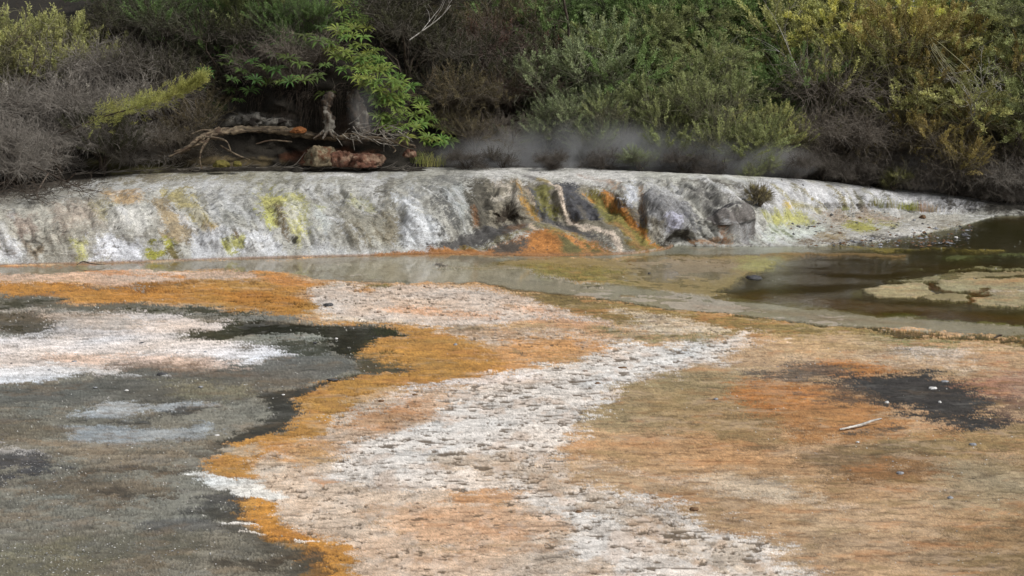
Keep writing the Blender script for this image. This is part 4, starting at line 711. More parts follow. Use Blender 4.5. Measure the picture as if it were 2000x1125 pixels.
# ================================================================== VEGETATION
def unit(v): return v / (np.linalg.norm(v, axis=-1, keepdims=True) + 1e-9)
def rdir(n, r): return unit(r.normal(size=(n, 3)))
def leafset(P, D, L, Wd, r, tint):
    """thin pointed leaves: one kinked pair of triangles each"""
    n = len(P); side = unit(np.cross(D, rdir(n, r))); up = unit(np.cross(side, D)); L = np.broadcast_to(L, n)[:, None]; Wd = np.broadcast_to(Wd, n)[:, None]
    mid = P + D * L * .45 + up * L * .06
    V = np.stack([P, mid + side * Wd, P + D * L, mid - side * Wd], 1).reshape(-1, 3)
    i = np.arange(n)[:, None] * 4; F = i + np.array([[0, 1, 2, 3]])
    return V, F, np.repeat(tint, 4)
def make_shrub(name, seed, H=2.6, W=2.0, plumes=230, leafy=1.0, twig=0.5, upb=0.45, leafcut=-0.1, leaf=(.055, .0105), lean=0.0, flat=1.0, plume_l=.62, droop=.0, lobes=7):
    """returns (root, parts): trunk, branches, foliage. Crown of feathery plumes, bare grey twigs inside and below."""
    r = np.random.default_rng(seed); root = empty(name)
    nl = 9
    ang = r.uniform(0, 2 * PI, nl); out = r.uniform(.35, .95, nl) * W * .55; hh = r.uniform(.5, .95, nl) * H
    K = 7; s = np.linspace(0, 1, K)
    lim = np.zeros((nl, K, 3)); lim[..., 0] = np.cos(ang)[:, None] * out[:, None] * s ** 1.2 + lean * s * H; lim[..., 1] = np.sin(ang)[:, None] * out[:, None] * s ** 1.2
    lim[..., 2] = hh[:, None] * s ** .8; lim[:, 1:, :] += r.normal(size=(nl, K - 1, 3)) * .05 * H * .6
    rad = (0.045 * (1 - s) ** .8 + .008)[None, :] * r.uniform(.6, 1.1, nl)[:, None]
    V, F = tubes(lim, rad, 5)
    tr = link('trunk', mesh('trunk', [(V, F, 0)], M_BARK), root)
    # shell points of several lobes
    nlobe = lobes; lc = np.stack([r.uniform(-.5, .5, nlobe) * W, r.uniform(-.5, .5, nlobe) * W, r.uniform(.16, .85, nlobe) * H * flat], 1); lr = r.uniform(.2, .34, nlobe) * W
    lc[:, 0] += lean * lc[:, 2]
    which = r.integers(0, nlobe, plumes); d = rdir(plumes, r); d[:, 2] = np.abs(d[:, 2]) * 1.1 - .35; d = unit(d)
    P = lc[which] + d * lr[which][:, None] * r.uniform(.45, 1.0, plumes)[:, None] * np.array([1, 1, .6])
    P[:, 2] = np.maximum(P[:, 2], .05)
    # twigs from the nearest limb node to each shell point
    nodes = lim[:, 2:, :].reshape(-1, 3); dd = ((P[:, None] - nodes[None]) ** 2).sum(2); nn = nodes[np.argmin(dd, 1)]
    s4 = np.linspace(0, 1, 5)[None, :, None]; tw = nn[:, None] * (1 - s4) + P[:, None] * s4; tw = tw + np.sin(s4 * PI) * (r.normal(size=(plumes, 1, 3)) * .1 + np.array([0, 0, -.08]))
    tw[:, 1:-1] += r.normal(size=(plumes, 3, 3)) * .03
    tv, tf = tubes(tw, np.linspace(.011, .005, 5)[None, :] * r.uniform(.7, 1.3, plumes)[:, None], 3)
    parts = [(tv, tf, 0)]
    # plume axes
    D = unit(d * .75 + np.array([0, 0, upb]) + rdir(plumes, r) * .25); PL = r.uniform(.6, 1.25, plumes) * plume_l
    leafmask = (d[:, 2] + r.normal(size=plumes) * .25 > leafcut)
    # fine bare twiglets everywhere (more where there are no leaves)
    av = P[:, None] + D[:, None] * PL[:, None, None] * np.linspace(-.6, .85, 4)[None, :, None]; a_v, a_f = tubes(av, np.linspace(.004, .0022, 4)[None, :] * np.ones((plumes, 1)), 3); parts.append((a_v, a_f, 0))
    nt_ = int(plumes * 8 * twig); pi = r.integers(0, plumes, nt_) if twig > 0 else np.array([], int)
    if nt_:
        s = r.uniform(-.6, .9, nt_); o = P[pi] + D[pi] * (s * PL[pi])[:, None]; dr = unit(D[pi] * .6 + rdir(nt_, r) * .8); l = r.uniform(.18, .6, nt_)
        u = np.linspace(0, 1, 4)[None, :, None]; q = o[:, None] + dr[:, None] * l[:, None, None] * u; q = q + np.array([0, 0, .10]) * u ** 2 * r.uniform(-1.2, .8, (nt_, 1, 1)) + r.normal(size=(nt_, 4, 3)) * .012
        v2, f2 = tubes(q, np.linspace(.0062, .003, 4)[None, :] * np.ones((nt_, 1)), 3); parts.append((v2, f2, 0))
    br = link('branches', mesh('branches', parts, M_TWIG), root)
    out_parts = [tr, br]
    li = np.nonzero(leafmask)[0]
    if leafy > 0 and len(li):
        ntw = 15; nlf = int(11 * leafy)
        n = len(li) * ntw; pi = np.repeat(li, ntw); s = np.tile(np.linspace(.0, 1, ntw), len(li)) + r.normal(size=n) * .03
        ax = P[pi] + D[pi] * (s * PL[pi])[:, None]; ax[:, 2] -= droop * s ** 2 * PL[pi]
        td = unit(D[pi] * .95 + rdir(n, r) * .42 + np.array([0, 0, .1])); tl = (1 - .55 * s) * r.uniform(.14, .3, n)
        m = n * nlf; ti = np.repeat(np.arange(n), nlf); u = np.tile(np.linspace(.1, 1, nlf), n)
        lp = ax[ti] + td[ti] * (u * tl[ti])[:, None]; ld = unit(td[ti] * .8 + rdir(m, r) * .75)
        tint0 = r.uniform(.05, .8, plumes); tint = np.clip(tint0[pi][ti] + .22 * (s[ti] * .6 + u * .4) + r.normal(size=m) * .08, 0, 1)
        V, F, T = leafset(lp, ld, leaf[0] * r.uniform(.6, 1.3, m), leaf[1], r, tint)
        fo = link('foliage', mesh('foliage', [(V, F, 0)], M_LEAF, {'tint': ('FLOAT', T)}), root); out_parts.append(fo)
    return root, out_parts
def make_fern(name, seed, nf=9, L=.8):
    r = np.random.default_rng(seed); root = empty(name); parts = []
    for k in range(nf):
        a = k * 2 * PI / nf + r.uniform(-.3, .3); l = L * r.uniform(.75, 1.15); K = 14; s = np.linspace(0, 1, K)
        el = r.uniform(.5, 1.1); rise = l * .75 * np.sin(el); x = l * np.cos(el * .6) * s * .95; z = rise * (s - r.uniform(.75, 1.05) * s ** 2.2) * 1.5
        ax = np.stack([np.cos(a) * x, np.sin(a) * x, z], 1); T = unit(np.gradient(ax, axis=0)); side = unit(np.cross(T, np.array([0, 0, 1.0]))); up = np.cross(side, T)
        V0, F0 = tubes(ax[None], np.linspace(.007, .002, K)[None], 3); VV = [(V0, F0, 0)]; tint = [np.full(len(V0), .35)]
        npn = 30; u = np.linspace(.14, .99, npn)
        for sg in (-1, 1):
            pp = np.stack([np.interp(u, s, ax[:, i]) for i in range(3)], 1); tt_ = np.stack([np.interp(u, s, T[:, i]) for i in range(3)], 1); ss = np.stack([np.interp(u, s, side[:, i]) for i in range(3)], 1); uu = np.stack([np.interp(u, s, up[:, i]) for i in range(3)], 1)
            pl = (l * .09 * np.sin(np.clip(u * 1.02, 0, 1) ** .8 * PI) ** .75 + .01)[:, None]
            dr = unit(ss * sg * .9 + tt_ * .42 - uu * .05); wd = l * .013
            a0 = pp - tt_ * wd; a1 = pp + tt_ * wd; m0 = pp + dr * pl * .55 - tt_ * wd * .9 + uu * .004; m1 = pp + dr * pl * .55 + tt_ * wd * .9 + uu * .004; e = pp + dr * pl - uu * pl * .28
            n = npn; Vp = np.stack([a0, a1, m1, m0, e], 1).reshape(-1, 3); i = np.arange(n)[:, None] * 5
            VV.append((Vp, np.concatenate([i + np.array([[0, 1, 2, 3]]), i + np.array([[3, 2, 4, 4]])])[:n], 0)); VV.append((Vp, i + np.array([[3, 2, 4]]), 0))
            tb = np.clip(.35 + .4 * u + r.normal() * .1, 0, 1); tint += [np.repeat(tb, 5), np.repeat(tb, 5)]
        parts.append(link('frond', mesh('frond', VV, M_FERN, {'tint': ('FLOAT', np.concatenate(tint))}), root))
    return root, parts
def remove_tree(t):
    for p in t[1]: bpy.data.objects.remove(p)
    bpy.data.objects.remove(t[0])
def fcol(r_, g_, b_): return tuple(lin((r_, g_, b_)))
def place(tree, pos, h, look, cat, group, color=None, rz=None, sq=(1, 1, 1)):
    r, ps = dup(tree, tuple(float(v) for v in pos), random.uniform(0, 6.28) if rz is None else rz, (h * sq[0], h * sq[1], h * sq[2]), color)
    r['label'] = look; r['category'] = cat; r['group'] = group; return r

# prototypes (unit scale = real metres, removed again once copied)
PR = dict(
 canopy=[make_shrub('manuka_shrub', 11, 2.6, 3.0, 560, .9, .08, .12, -.25, plume_l=.5, droop=.28, lobes=9), make_shrub('manuka_shrub', 12, 2.4, 3.3, 600, .9, .08, .05, -.2, plume_l=.55, droop=.32, lobes=10)],
 leafy=[make_shrub('manuka_shrub', 1, 2.4, 2.2, 330, 1.0, .12), make_shrub('manuka_shrub', 2, 2.6, 2.0, 330, 1.0, .15, .65, -.2), make_shrub('manuka_shrub', 3, 2.0, 2.5, 340, 1.0, .12, .25, -.15, flat=.9)],
 mixed=[make_shrub('manuka_shrub', 4, 2.5, 2.2, 300, .9, .6, .5, .1), make_shrub('manuka_shrub', 5, 2.3, 2.4, 300, .9, .7, .3, .2)],
 bare=[make_shrub('dry_shrub', 6, 2.2, 2.3, 260, .4, 1.5, .2, .95, droop=.2), make_shrub('dry_shrub', 7, 2.0, 2.6, 280, 0, 1.7, .1)],
 sparse=[make_shrub('thin_shrub', 8, 2.4, 2.2, 260, .7, .6, .3, -.3, leaf=(.045, .008))])
ORD = ['first', 'second', 'third', 'fourth', 'fifth', 'sixth', 'seventh', 'eighth', 'ninth', 'tenth', 'eleventh', 'twelfth', 'thirteenth', 'fourteenth', 'fifteenth', 'sixteenth', 'seventeenth', 'eighteenth', 'nineteenth', 'twentieth', 'twenty-first', 'twenty-second', 'twenty-third', 'twenty-fourth', 'twenty-fifth', 'twenty-sixth', 'twenty-seventh', 'twenty-eighth']
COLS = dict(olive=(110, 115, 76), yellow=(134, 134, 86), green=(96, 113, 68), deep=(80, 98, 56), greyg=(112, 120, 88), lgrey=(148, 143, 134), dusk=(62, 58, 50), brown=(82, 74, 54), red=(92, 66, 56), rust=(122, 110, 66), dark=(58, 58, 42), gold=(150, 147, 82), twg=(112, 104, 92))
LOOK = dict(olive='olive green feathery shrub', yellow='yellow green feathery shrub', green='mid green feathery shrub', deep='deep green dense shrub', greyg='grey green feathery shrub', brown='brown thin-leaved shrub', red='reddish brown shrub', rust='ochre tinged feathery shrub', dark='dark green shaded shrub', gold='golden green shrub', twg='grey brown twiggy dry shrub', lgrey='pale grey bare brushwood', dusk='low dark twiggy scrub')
# rows of shrubs: name of row, [(x, y of the foot, height factor, proto kind, colour), ...] in chart positions on the hillside
def ordinal(k):
    if k < 19: return ORD[k]
    t_, u_ = divmod(k + 1, 10); return ['', '', 'twenty', 'thirty', 'forty', 'fifty', 'sixty', 'seventy', 'eighty'][t_] + '-' + ORD[u_ - 1] if u_ else ['', '', 'twentieth', 'thirtieth', 'fortieth', 'fiftieth', 'sixtieth', 'seventieth', 'eightieth'][t_]
ROWS = [
 ('foot of the slope', [(905,332,.36,'bare','dusk'),(985,333,.34,'sparse','dusk'),(1075,334,.33,'bare','dusk'),(1170,336,.36,'bare','dusk'),(1260,338,.4,'sparse','greyg'),(1345,342,.42,'bare','dusk'),(1415,346,.45,'bare','dusk'),(1475,350,.4,'sparse','olive'),(1535,352,.5,'bare','dusk'),(1600,356,.5,'bare','dusk'),(1668,362,.5,'bare','dusk'),(1730,368,.55,'bare','dusk'),(1795,374,.55,'bare','dusk'),(1860,382,.6,'bare','dusk'),(1920,390,.65,'bare','dusk'),(1975,398,.7,'bare','lgrey'),(2030,402,.7,'bare','dusk')]),
 ('lowest row', [(935,316,.8,'sparse','brown'),(1000,318,.75,'bare','twg'),(1060,312,.9,'sparse','greyg'),(1130,312,1.0,'mixed','greyg'),(1210,318,.9,'mixed','olive'),(1290,322,1.05,'leafy','olive'),(1365,326,1.0,'mixed','olive'),(1440,330,1.05,'leafy','olive'),(1500,334,.8,'mixed','yellow'),(1560,338,.95,'bare','twg'),(1630,342,1.05,'bare','twg'),(1700,346,1.0,'sparse','brown'),(1770,352,1.05,'bare','twg'),(1840,356,1.1,'mixed','rust'),(1900,364,1.0,'bare','twg'),(1960,366,1.15,'mixed','yellow'),(2030,368,1.1,'bare','twg')]),
 ('second row', [(900,280,1.05,'sparse','brown'),(965,276,1.15,'sparse','brown'),(1030,272,1.1,'bare','red'),(1090,270,1.2,'mixed','greyg'),(1150,272,1.25,'leafy','greyg'),(1225,274,1.2,'leafy','olive'),(1300,272,1.25,'leafy','green'),(1375,270,1.3,'leafy','olive'),(1450,272,1.3,'leafy','yellow'),(1520,276,1.2,'leafy','green'),(1590,282,1.3,'bare','twg'),(1660,285,1.45,'mixed','yellow'),(1730,284,1.5,'leafy','yellow'),(1800,286,1.4,'leafy','rust'),(1870,288,1.2,'mixed','rust'),(1940,286,1.35,'leafy','yellow'),(2010,284,1.4,'leafy','olive')]),
 ('third row', [(880,226,1.2,'sparse','dark'),(950,222,1.3,'sparse','red'),(1010,220,1.2,'bare','red'),(1075,216,1.3,'leafy','dark'),(1140,214,1.2,'leafy','olive'),(1210,212,1.3,'leafy','green'),(1280,210,1.35,'leafy','olive'),(1350,208,1.4,'leafy','green'),(1420,208,1.45,'leafy','olive'),(1490,210,1.45,'leafy','green'),(1560,212,1.4,'leafy','yellow'),(1625,214,1.6,'leafy','yellow'),(1695,214,1.7,'leafy','gold'),(1765,214,1.6,'leafy','yellow'),(1835,212,1.3,'leafy','green'),(1905,210,1.4,'leafy','green'),(1975,208,1.5,'leafy','olive')]),
 ('fourth row', [(800,160,1.0,'mixed','dark'),(830,160,1.2,'sparse','dark'),(905,156,1.3,'sparse','brown'),(985,152,1.4,'sparse','brown'),(1060,150,1.4,'leafy','green'),(1135,148,1.4,'leafy','deep'),(1210,146,1.4,'leafy','green'),(1290,144,1.5,'leafy','green'),(1365,142,1.6,'leafy','olive'),(1440,142,1.6,'leafy','olive'),(1520,146,1.4,'leafy','green'),(1610,148,1.3,'mixed','deep'),(1720,150,1.3,'leafy','yellow'),(1810,146,1.3,'leafy','deep'),(1890,142,1.5,'leafy','green'),(1975,140,1.6,'leafy','olive')]),
 ('fifth row', [(790,88,1.3,'sparse','dark'),(880,84,1.4,'sparse','brown'),(970,82,1.5,'mixed','dark'),(1060,80,1.5,'leafy','deep'),(1150,78,1.6,'leafy','deep'),(1240,78,1.6,'leafy','green'),(1330,76,1.7,'leafy','green'),(1425,76,1.6,'leafy','olive'),(1860,74,1.5,'leafy','green'),(1950,72,1.7,'leafy','green')]),
 ('highest row', [(820,20,1.6,'mixed','dark'),(930,18,1.7,'mixed','brown'),(1050,15,1.8,'leafy','deep'),(1160,12,1.8,'leafy','deep'),(1280,12,1.8,'leafy','deep'),(1400,12,1.8,'leafy','green'),(1960,12,1.8,'leafy','green')]),
 ('lowest row at left edge', [(-40,392,.75,'bare','lgrey'),(45,372,.8,'bare','lgrey'),(120,352,.75,'bare','lgrey'),(195,338,.7,'mixed','dark'),(265,326,.62,'bare','lgrey'),(330,318,.55,'bare','brown')]),
 ('second row at left edge', [(-30,320,1.1,'bare','lgrey'),(50,310,1.25,'bare','lgrey'),(125,300,1.15,'bare','lgrey'),(200,292,1.0,'bare','lgrey'),(275,286,.95,'bare','lgrey'),(345,272,.85,'sparse','brown')]),
 ('third row at left edge', [(-40,245,1.3,'mixed','yellow'),(35,238,1.35,'mixed','yellow'),(110,232,1.2,'mixed','yellow'),(175,226,1.1,'bare','lgrey'),(240,222,1.0,'bare','lgrey'),(310,214,1.0,'bare','dark'),(370,208,.95,'sparse','dark')]),
 ('upper left bank', [(255,150,1.2,'sparse','dark'),(320,158,1.1,'mixed','dark'),(385,165,1.0,'mixed','deep'),(450,172,.95,'mixed','dark'),(515,176,.8,'bare','twg'),(575,178,.85,'bare','twg'),(300,90,1.3,'leafy','deep'),(370,98,1.2,'leafy','deep'),(440,105,1.1,'mixed','green'),(505,110,1.1,'leafy','olive'),(570,112,.9,'mixed','deep'),(600,124,.8,'leafy','deep'),(290,30,1.3,'leafy','deep'),(390,30,1.3,'leafy','green'),(480,30,1.2,'leafy','olive'),(560,30,1.2,'leafy','deep'),(780,40,.9,'sparse','dark')]),
]
for rn, row in ROWS:
    cnt = {}; row = sorted(row)
    for x, y, hf, kind, colr in row:
        if kind == 'leafy' and x > 1100 and hf >= 1.3 and int(x / 10) % 3: kind = 'canopy'; hf *= .9
        ps = PR[kind]; tree = ps[random.randrange(len(ps))]; p = hill_point(x + random.uniform(-8, 8), y)
        cnt[colr] = cnt.get(colr, 0) + 1
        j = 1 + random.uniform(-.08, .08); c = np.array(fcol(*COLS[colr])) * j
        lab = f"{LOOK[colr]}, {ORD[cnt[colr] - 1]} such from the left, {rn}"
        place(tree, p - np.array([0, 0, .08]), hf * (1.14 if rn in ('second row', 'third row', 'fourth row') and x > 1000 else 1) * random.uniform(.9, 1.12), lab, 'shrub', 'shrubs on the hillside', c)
# the low bush on the terrace slope and the leafy shoulder of yellow green on the left
tb = make_shrub('small_bush', 21, .6, .6, 60, 1.3, 1.2, .5, -.6, leaf=(.03, .006), plume_l=.16)
PRB = [tb]
place(tb, terrace_point(1482, 408), .8, 'small scrubby bush growing alone on the right slope of the terrace', 'bush', 'bushes on the terrace', fcol(120, 112, 80), 0)
# hovering plume branch on the left: one arching bough of golden green
def make_bough(name, pts, seed, n=260, col_=(142, 132, 58), spread=.28):
    r = np.random.default_rng(seed); root = empty(name); pts = np.asarray(pts, float)
    link('bough_stem', mesh('bough_stem', rodparts([dict(pts=pts, rads=np.linspace(.03, .006, len(pts)), sides=6, seg=6, seed=seed)]), M_BARK), root)
    t = r.uniform(.12, 1, n) ** .8 * (len(pts) - 1); i = np.clip(t.astype(int), 0, len(pts) - 2); f = (t - i)[:, None]; P = pts[i] * (1 - f) + pts[i + 1] * f; ax = unit(pts[i + 1] - pts[i])
    sp_ = spread * np.clip(1.05 - t / (len(pts) - 1), .08, 1); P = P + r.normal(size=(n, 3)) * sp_[:, None] * np.array([.7, .7, .45]); D = unit(ax * .9 + rdir(n, r) * .62 + np.array([0, 0, .3]))
    ntw, nlf = 9, 9; m1 = n * ntw; pi = np.repeat(np.arange(n), ntw); s = np.tile(np.linspace(0, 1, ntw), n); o = P[pi] + D[pi] * (s * r.uniform(.12, .42, n)[pi])[:, None]; td = unit(D[pi] * .9 + rdir(m1, r) * .6)
    m = m1 * nlf; ti = np.repeat(np.arange(m1), nlf); u = np.tile(np.linspace(.1, 1, nlf), m1); lp = o[ti] + td[ti] * (u * .12)[:, None]; ld = unit(td[ti] + rdir(m, r) * .7)
    V, F, T = leafset(lp, ld, .035 * r.uniform(.6, 1.3, m), .006, r, np.clip(r.uniform(.25, .7, n)[pi][ti] + .25 * s[ti] + r.normal(size=m) * .08, 0, 1))
    fo = link('foliage', mesh('foliage', [(V, F, 0)], M_LEAF, {'tint': ('FLOAT', T)}), root); fo.color = (*fcol(*col_), 1)
    return root
def vp(x, y, Y): return np.array([float(v) for v in at_depth(x, y, Y)])
def chart_pts(L): return [np.array([float(v) for v in at_depth(x, y, Y)]) for x, y, Y in L]
b = make_bough('leafy_bough', chart_pts([(120, 262, 42.6), (190, 232, 42.4), (250, 214, 42.2), (310, 196, 42.0), (360, 172, 41.9), (392, 157, 41.8)]), 31, 420, (128, 128, 72), .5)
b['label'] = 'golden green feathery bough reaching right over the grey brush'; b['category'] = 'branch'
# ================================================================== FERNS
fp = [make_fern('fern', 41, 12, .8), make_fern('fern', 42, 11, .95), make_fern('fern', 43, 13, .7)]
def bank_point(x, y): return hill_point(x, y)
def scatter_in(poly, n, seed, mind):
    r = np.random.default_rng(seed); P = parse(poly); out = []
    for k in range(6000):
        x = r.uniform(P[:, 0].min(), P[:, 0].max()); y = r.uniform(P[:, 1].min(), P[:, 1].max())
        if sdf_poly(np.array([x]), np.array([y]), P, 1)[0] < 0 and all((x - a) ** 2 + (y - b_) ** 2 > mind ** 2 for a, b_ in out): out.append((x, y))
        if len(out) >= n: break
    return out
FB = scatter_in('655,0 700,0 722,60 750,120 790,160 830,190 850,232 890,272 876,288 800,280 748,248 712,205 694,160 655,130 640,85 668,50', 118, 5, 8.5)
FD = scatter_in('215,0 640,0 640,120 640,190 560,170 470,205 400,190 380,130 300,90 235,70', 68, 6, 19)
for lst, colr, lk, gp, hh in (([q for q in FB if q[1] < 150], (122, 148, 68), 'bright green fern of the upper cascade', 'bright ferns spilling down the bank', .46), ([q for q in FB if q[1] >= 150], (122, 148, 68), 'bright green fern of the lower cascade', 'bright ferns spilling down the bank', .46), (FD, (88, 116, 56), 'duller green fern on the upper bank', 'darker ferns on the upper bank', .52)):
    lst = sorted(lst)
    for k, (x, y) in enumerate(lst):
        hp_ = hill_point(x, y + 8); p = vp(x, y, hp_[1] - .5 - random.uniform(0, .6) - (1.6 if x < 640 else .9) * (y < 165) - .5 * (x > 780))
        tree = fp[random.randrange(3)]; v = random.uniform(.75, 1.2); c = np.array(fcol(*colr)) * v * random.uniform(.7, 1.15); c[0] *= random.uniform(.8, 1.35)
        side = 'number %d from the left' % (k + 1)
        r_ = place(tree, p, hh * random.uniform(.8, 1.25), f"{lk}, {ordinal(k)} from the left", 'fern', gp, c)
        r_.rotation_euler = (R(24) + random.uniform(-.25, .25), random.uniform(-.15, .35), random.uniform(-.6, .6))
for kk in PR.values():
    for t_ in kk: remove_tree(t_)
for t_ in PRB + fp: remove_tree(t_)
# ================================================================== BANK: LOGS, STUMPS, ROOTS, ROCKS
def thing(name, label, cat, group=None):
    o = empty(name); o['label'] = label; o['category'] = cat
    if group: o['group'] = group
    return o
def path(L): return [tuple(float(v) for v in at_depth(x, y, Y)) for x, y, Y in L]
def tagm(o, label, cat, group=None):
    o['label'] = label; o['category'] = cat
    if group: o['group'] = group
    return o
M_WOODL = simple_mat('dry_sticks', (84, 78, 70), (158, 152, 142), 10)
lg = thing('fallen_log', 'long weathered fallen tree trunk lying along the foot of the dark bank', 'log')
link('trunk', mesh('trunk', rodparts([dict(pts=path([(352,300,43.4),(385,278,43.6),(410,262,43.9),(450,257,44.1),(500,253,44.2),(550,254,44.3),(600,263,44.3),(645,268,44.2),(690,270,44.1),(740,272,44.0),(790,279,43.9),(812,288,43.8)]), rads=[.04,.08,.10,.11,.10,.10,.10,.09,.08,.07,.05,.03], sides=14, seg=8, rough=.8, seed=3)]), M_WOOD), lg)
for L, r0, sd_ in (([(400,264,43.8),(385,272,43.5),(360,292,43.3),(330,306,43.2)], [.07,.06,.04,.02], 1), ([(415,262,43.8),(395,290,43.4),(390,310,43.3),(394,330,43.2)], [.05,.04,.03,.02], 2), ([(430,284,43.6),(452,297,43.4),(470,306,43.3),(488,312,43.2)], [.03,.035,.03,.015], 3), ([(405,268,43.7),(440,275,43.5),(452,300,43.4)], [.05,.03,.015], 4),
                   ([(500,281,43.7),(530,274,43.8),(570,277,43.8)], [.015,.025,.02], 5), ([(745,262,43.8),(765,274,43.6),(785,285,43.5),(805,292,43.4)], [.012,.02,.02,.01], 6), ([(720,272,43.9),(690,262,43.7),(668,262,43.6)], [.03,.03,.015], 7), ([(735,250,43.9),(748,246,43.8),(700,266,43.9)], [.01,.015,.02], 8), ([(755,274,43.8),(772,292,43.5),(768,298,43.4)], [.02,.02,.01], 9), ([(340,297,43.4),(372,286,43.5),(405,276,43.7)], [.03,.045,.05], 10), ([(430,258,44),(396,254,43.8),(374,262,43.6)], [.04,.03,.01], 11)):
    link('branch', mesh('branch', rodparts([dict(pts=path(L), rads=r0, sides=7, seg=6, rough=.35, seed=sd_)]), M_WOOD), lg)
tw = []
r = np.random.default_rng(99)
for k in range(46):
    x = r.uniform(650, 790); y = 262 + r.normal() * 7; a = r.normal() * .5; l = r.uniform(12, 40); Yd = 43.7 + r.uniform(-.3, .3)
    tw.append(dict(pts=path([(x, y, Yd), (x + l * .5 * math.cos(a), y - l * .5 * math.sin(a) + r.normal() * 3, Yd - .1), (x + l * math.cos(a), y - l * math.sin(a) + r.normal() * 3, Yd - .2)]), rads=[.014, .012, .005], sides=4, seg=3, seed=k))
tagm(link('twig_pile', mesh('twig_pile', rodparts(tw), M_WOODL)), 'heap of pale dead twigs lying on the log below the stump', 'twigs')
tw = []
for k in range(150):
    x = r.uniform(40, 800) ; y = 332 + r.normal() * 5 - (x < 330) * r.uniform(-28, 8); a = r.normal() * .35; l = r.uniform(10, 48); p0 = hill_point(x, min(max(y, 300), 345)); sc_ = 44 / 2778
    q = [p0 + np.array([0, -.15, .03]), p0 + np.array([l * .5 * sc_ * math.cos(a), -.2, .05 + l * .5 * sc_ * math.sin(a) * .5]), p0 + np.array([l * sc_ * math.cos(a), -.25 + r.normal() * .1, .05 + l * sc_ * abs(math.sin(a))])]
    tw.append(dict(pts=q, rads=[.012, .011, .004], sides=4, seg=3, seed=k))
o_ = link('litter', mesh('litter', rodparts(tw), M_TWIG), kind='stuff'); o_['label'] = 'dead twigs and leaf litter strewn along the back edge of the terrace'; o_['category'] = 'litter'; o_.color = (.13, .12, .1, 1)
M_STUMP = simple_mat('streaked_stump', (34, 28, 24), (70, 58, 46), 9, stretch=(1, 1, .35), c3=(112, 108, 100))
for L, rr_, lb, sd_, nm in (([(650,182,44.3),(640,196,44.2),(636,215,44.1),(642,235,44.1),(640,262,44.1)], [.10,.17,.13,.16,.13], 'dark hollow stump with white streaks standing on the log', 5, 'tree_stump'), ([(688,178,44.6),(692,200,44.5),(700,225,44.4),(704,262,44.3)], [.16,.22,.2,.3], 'broad brown grey stump right of the streaked stump', 9, 'tree_stump')):
    t_ = thing(nm, lb, 'stump', 'old stumps in the bank'); link('stump_trunk', mesh('stump_trunk', rodparts([dict(pts=path(L), rads=rr_, sides=14, seg=8, rough=.6, seed=sd_)]), M_STUMP), t_)
    for q in range(4):
        x, y, Yd = L[-1]; a = -.8 + q * .55; link('root', mesh('root', rodparts([dict(pts=path([(x, y - 14, Yd), (x + 16 * math.sin(a), y - 2, Yd - .15), (x + 40 * math.sin(a), y + 9, Yd - .3)]), rads=[.07, .05, .02], sides=7, seg=5, rough=.4, seed=q)]), M_STUMP), t_)
def curtain(name, label, x0, x1, y0, y1, n, seed, mat, rr_=.006, out=.5, col_=None):
    r = np.random.default_rng(seed); P = []
    for k in range(n):
        x = r.uniform(x0, x1); a = hill_point(x, y0 + r.uniform(-12, 12)); l = r.uniform(.35, 1) * (y1 - y0) * 45 / 2778; u = np.linspace(0, 1, 6)[:, None]
        dx, dy = r.normal() * .35, -out * r.uniform(.6, 1.4); q = a + np.array([dx, dy, 0]) * np.sqrt(u) + np.array([0, 0, -l]) * u ** 1.4 + np.array([0, 0, .12]) * np.sin(u * PI) + np.cumsum(r.normal(size=(6, 3)) * .02, 0); P.append(q)
    V, F = tubes(np.array(P), np.linspace(1.3, .4, 6)[None, :] * rr_ * r.uniform(.5, 1.5, (n, 1)), 4)
    o = link(name, mesh(name, [(V, F, 0)], mat)); tagm(o, label, 'roots', 'root curtains on the bank')
    if col_: o.color = (*fcol(*col_), 1)
    return o
curtain('hanging_roots', 'dark fine roots hanging over the left part of the bank', 420, 640, 178, 255, 240, 1, M_ROOT)
curtain('hanging_roots', 'dark fine roots hanging around the two stumps', 620, 800, 172, 262, 220, 2, M_ROOT, .007)
curtain('hanging_roots', 'pale grey dead twigs drooping at the middle of the bank', 545, 625, 120, 215, 150, 3, M_TWIG, .006, .9, (120, 112, 104))
curtain('hanging_roots', 'pale grey dead stems sweeping across the upper bank', 470, 600, 28, 110, 130, 4, M_TWIG, .006, 1.2, (120, 114, 104))
curtain('hanging_roots', 'grey drooping twigs arching over at the left', 190, 290, 75, 140, 130, 5, M_TWIG, .0055, 1.1, (130, 124, 118))
# soft rock of the bank foot and boulders
def rock_mesh(name, sx, sy, sz, seed, mat, sub=4, rough=.28, ang=0.0):
    bm = bmesh.new(); bmesh.ops.create_icosphere(bm, subdivisions=sub, radius=1); V = np.array([v.co for v in bm.verts]); me = bpy.data.meshes.new(name); 
    k = 1 - rough * .9 * np.abs(fbm(V[:, 0] * 2.2 + seed * 3, V[:, 1] * 2.2 - V[:, 2] * 2.5, 3, seed % 50 + 3)) + rough * fbm(V[:, 0] * 1.6 + seed, V[:, 1] * 1.6 + V[:, 2] * 1.3, 4, seed % 90, .6) + rough * .5 * fbm(V[:, 2] * 3 + seed, V[:, 0] * 3 - V[:, 1] * 2, 3, seed % 70 + 7)
    V = V * k[:, None]; V[:, 2] = np.where(V[:, 2] < -.35, -.35 + (V[:, 2] + .35) * .2, V[:, 2]); V = V * np.array([sx, sy, sz])
    for v, c in zip(bm.verts, V): v.co = c
    bm.to_mesh(me); bm.free(); me.materials.append(mat)
    for p in me.polygons: p.use_smooth = True
    return me
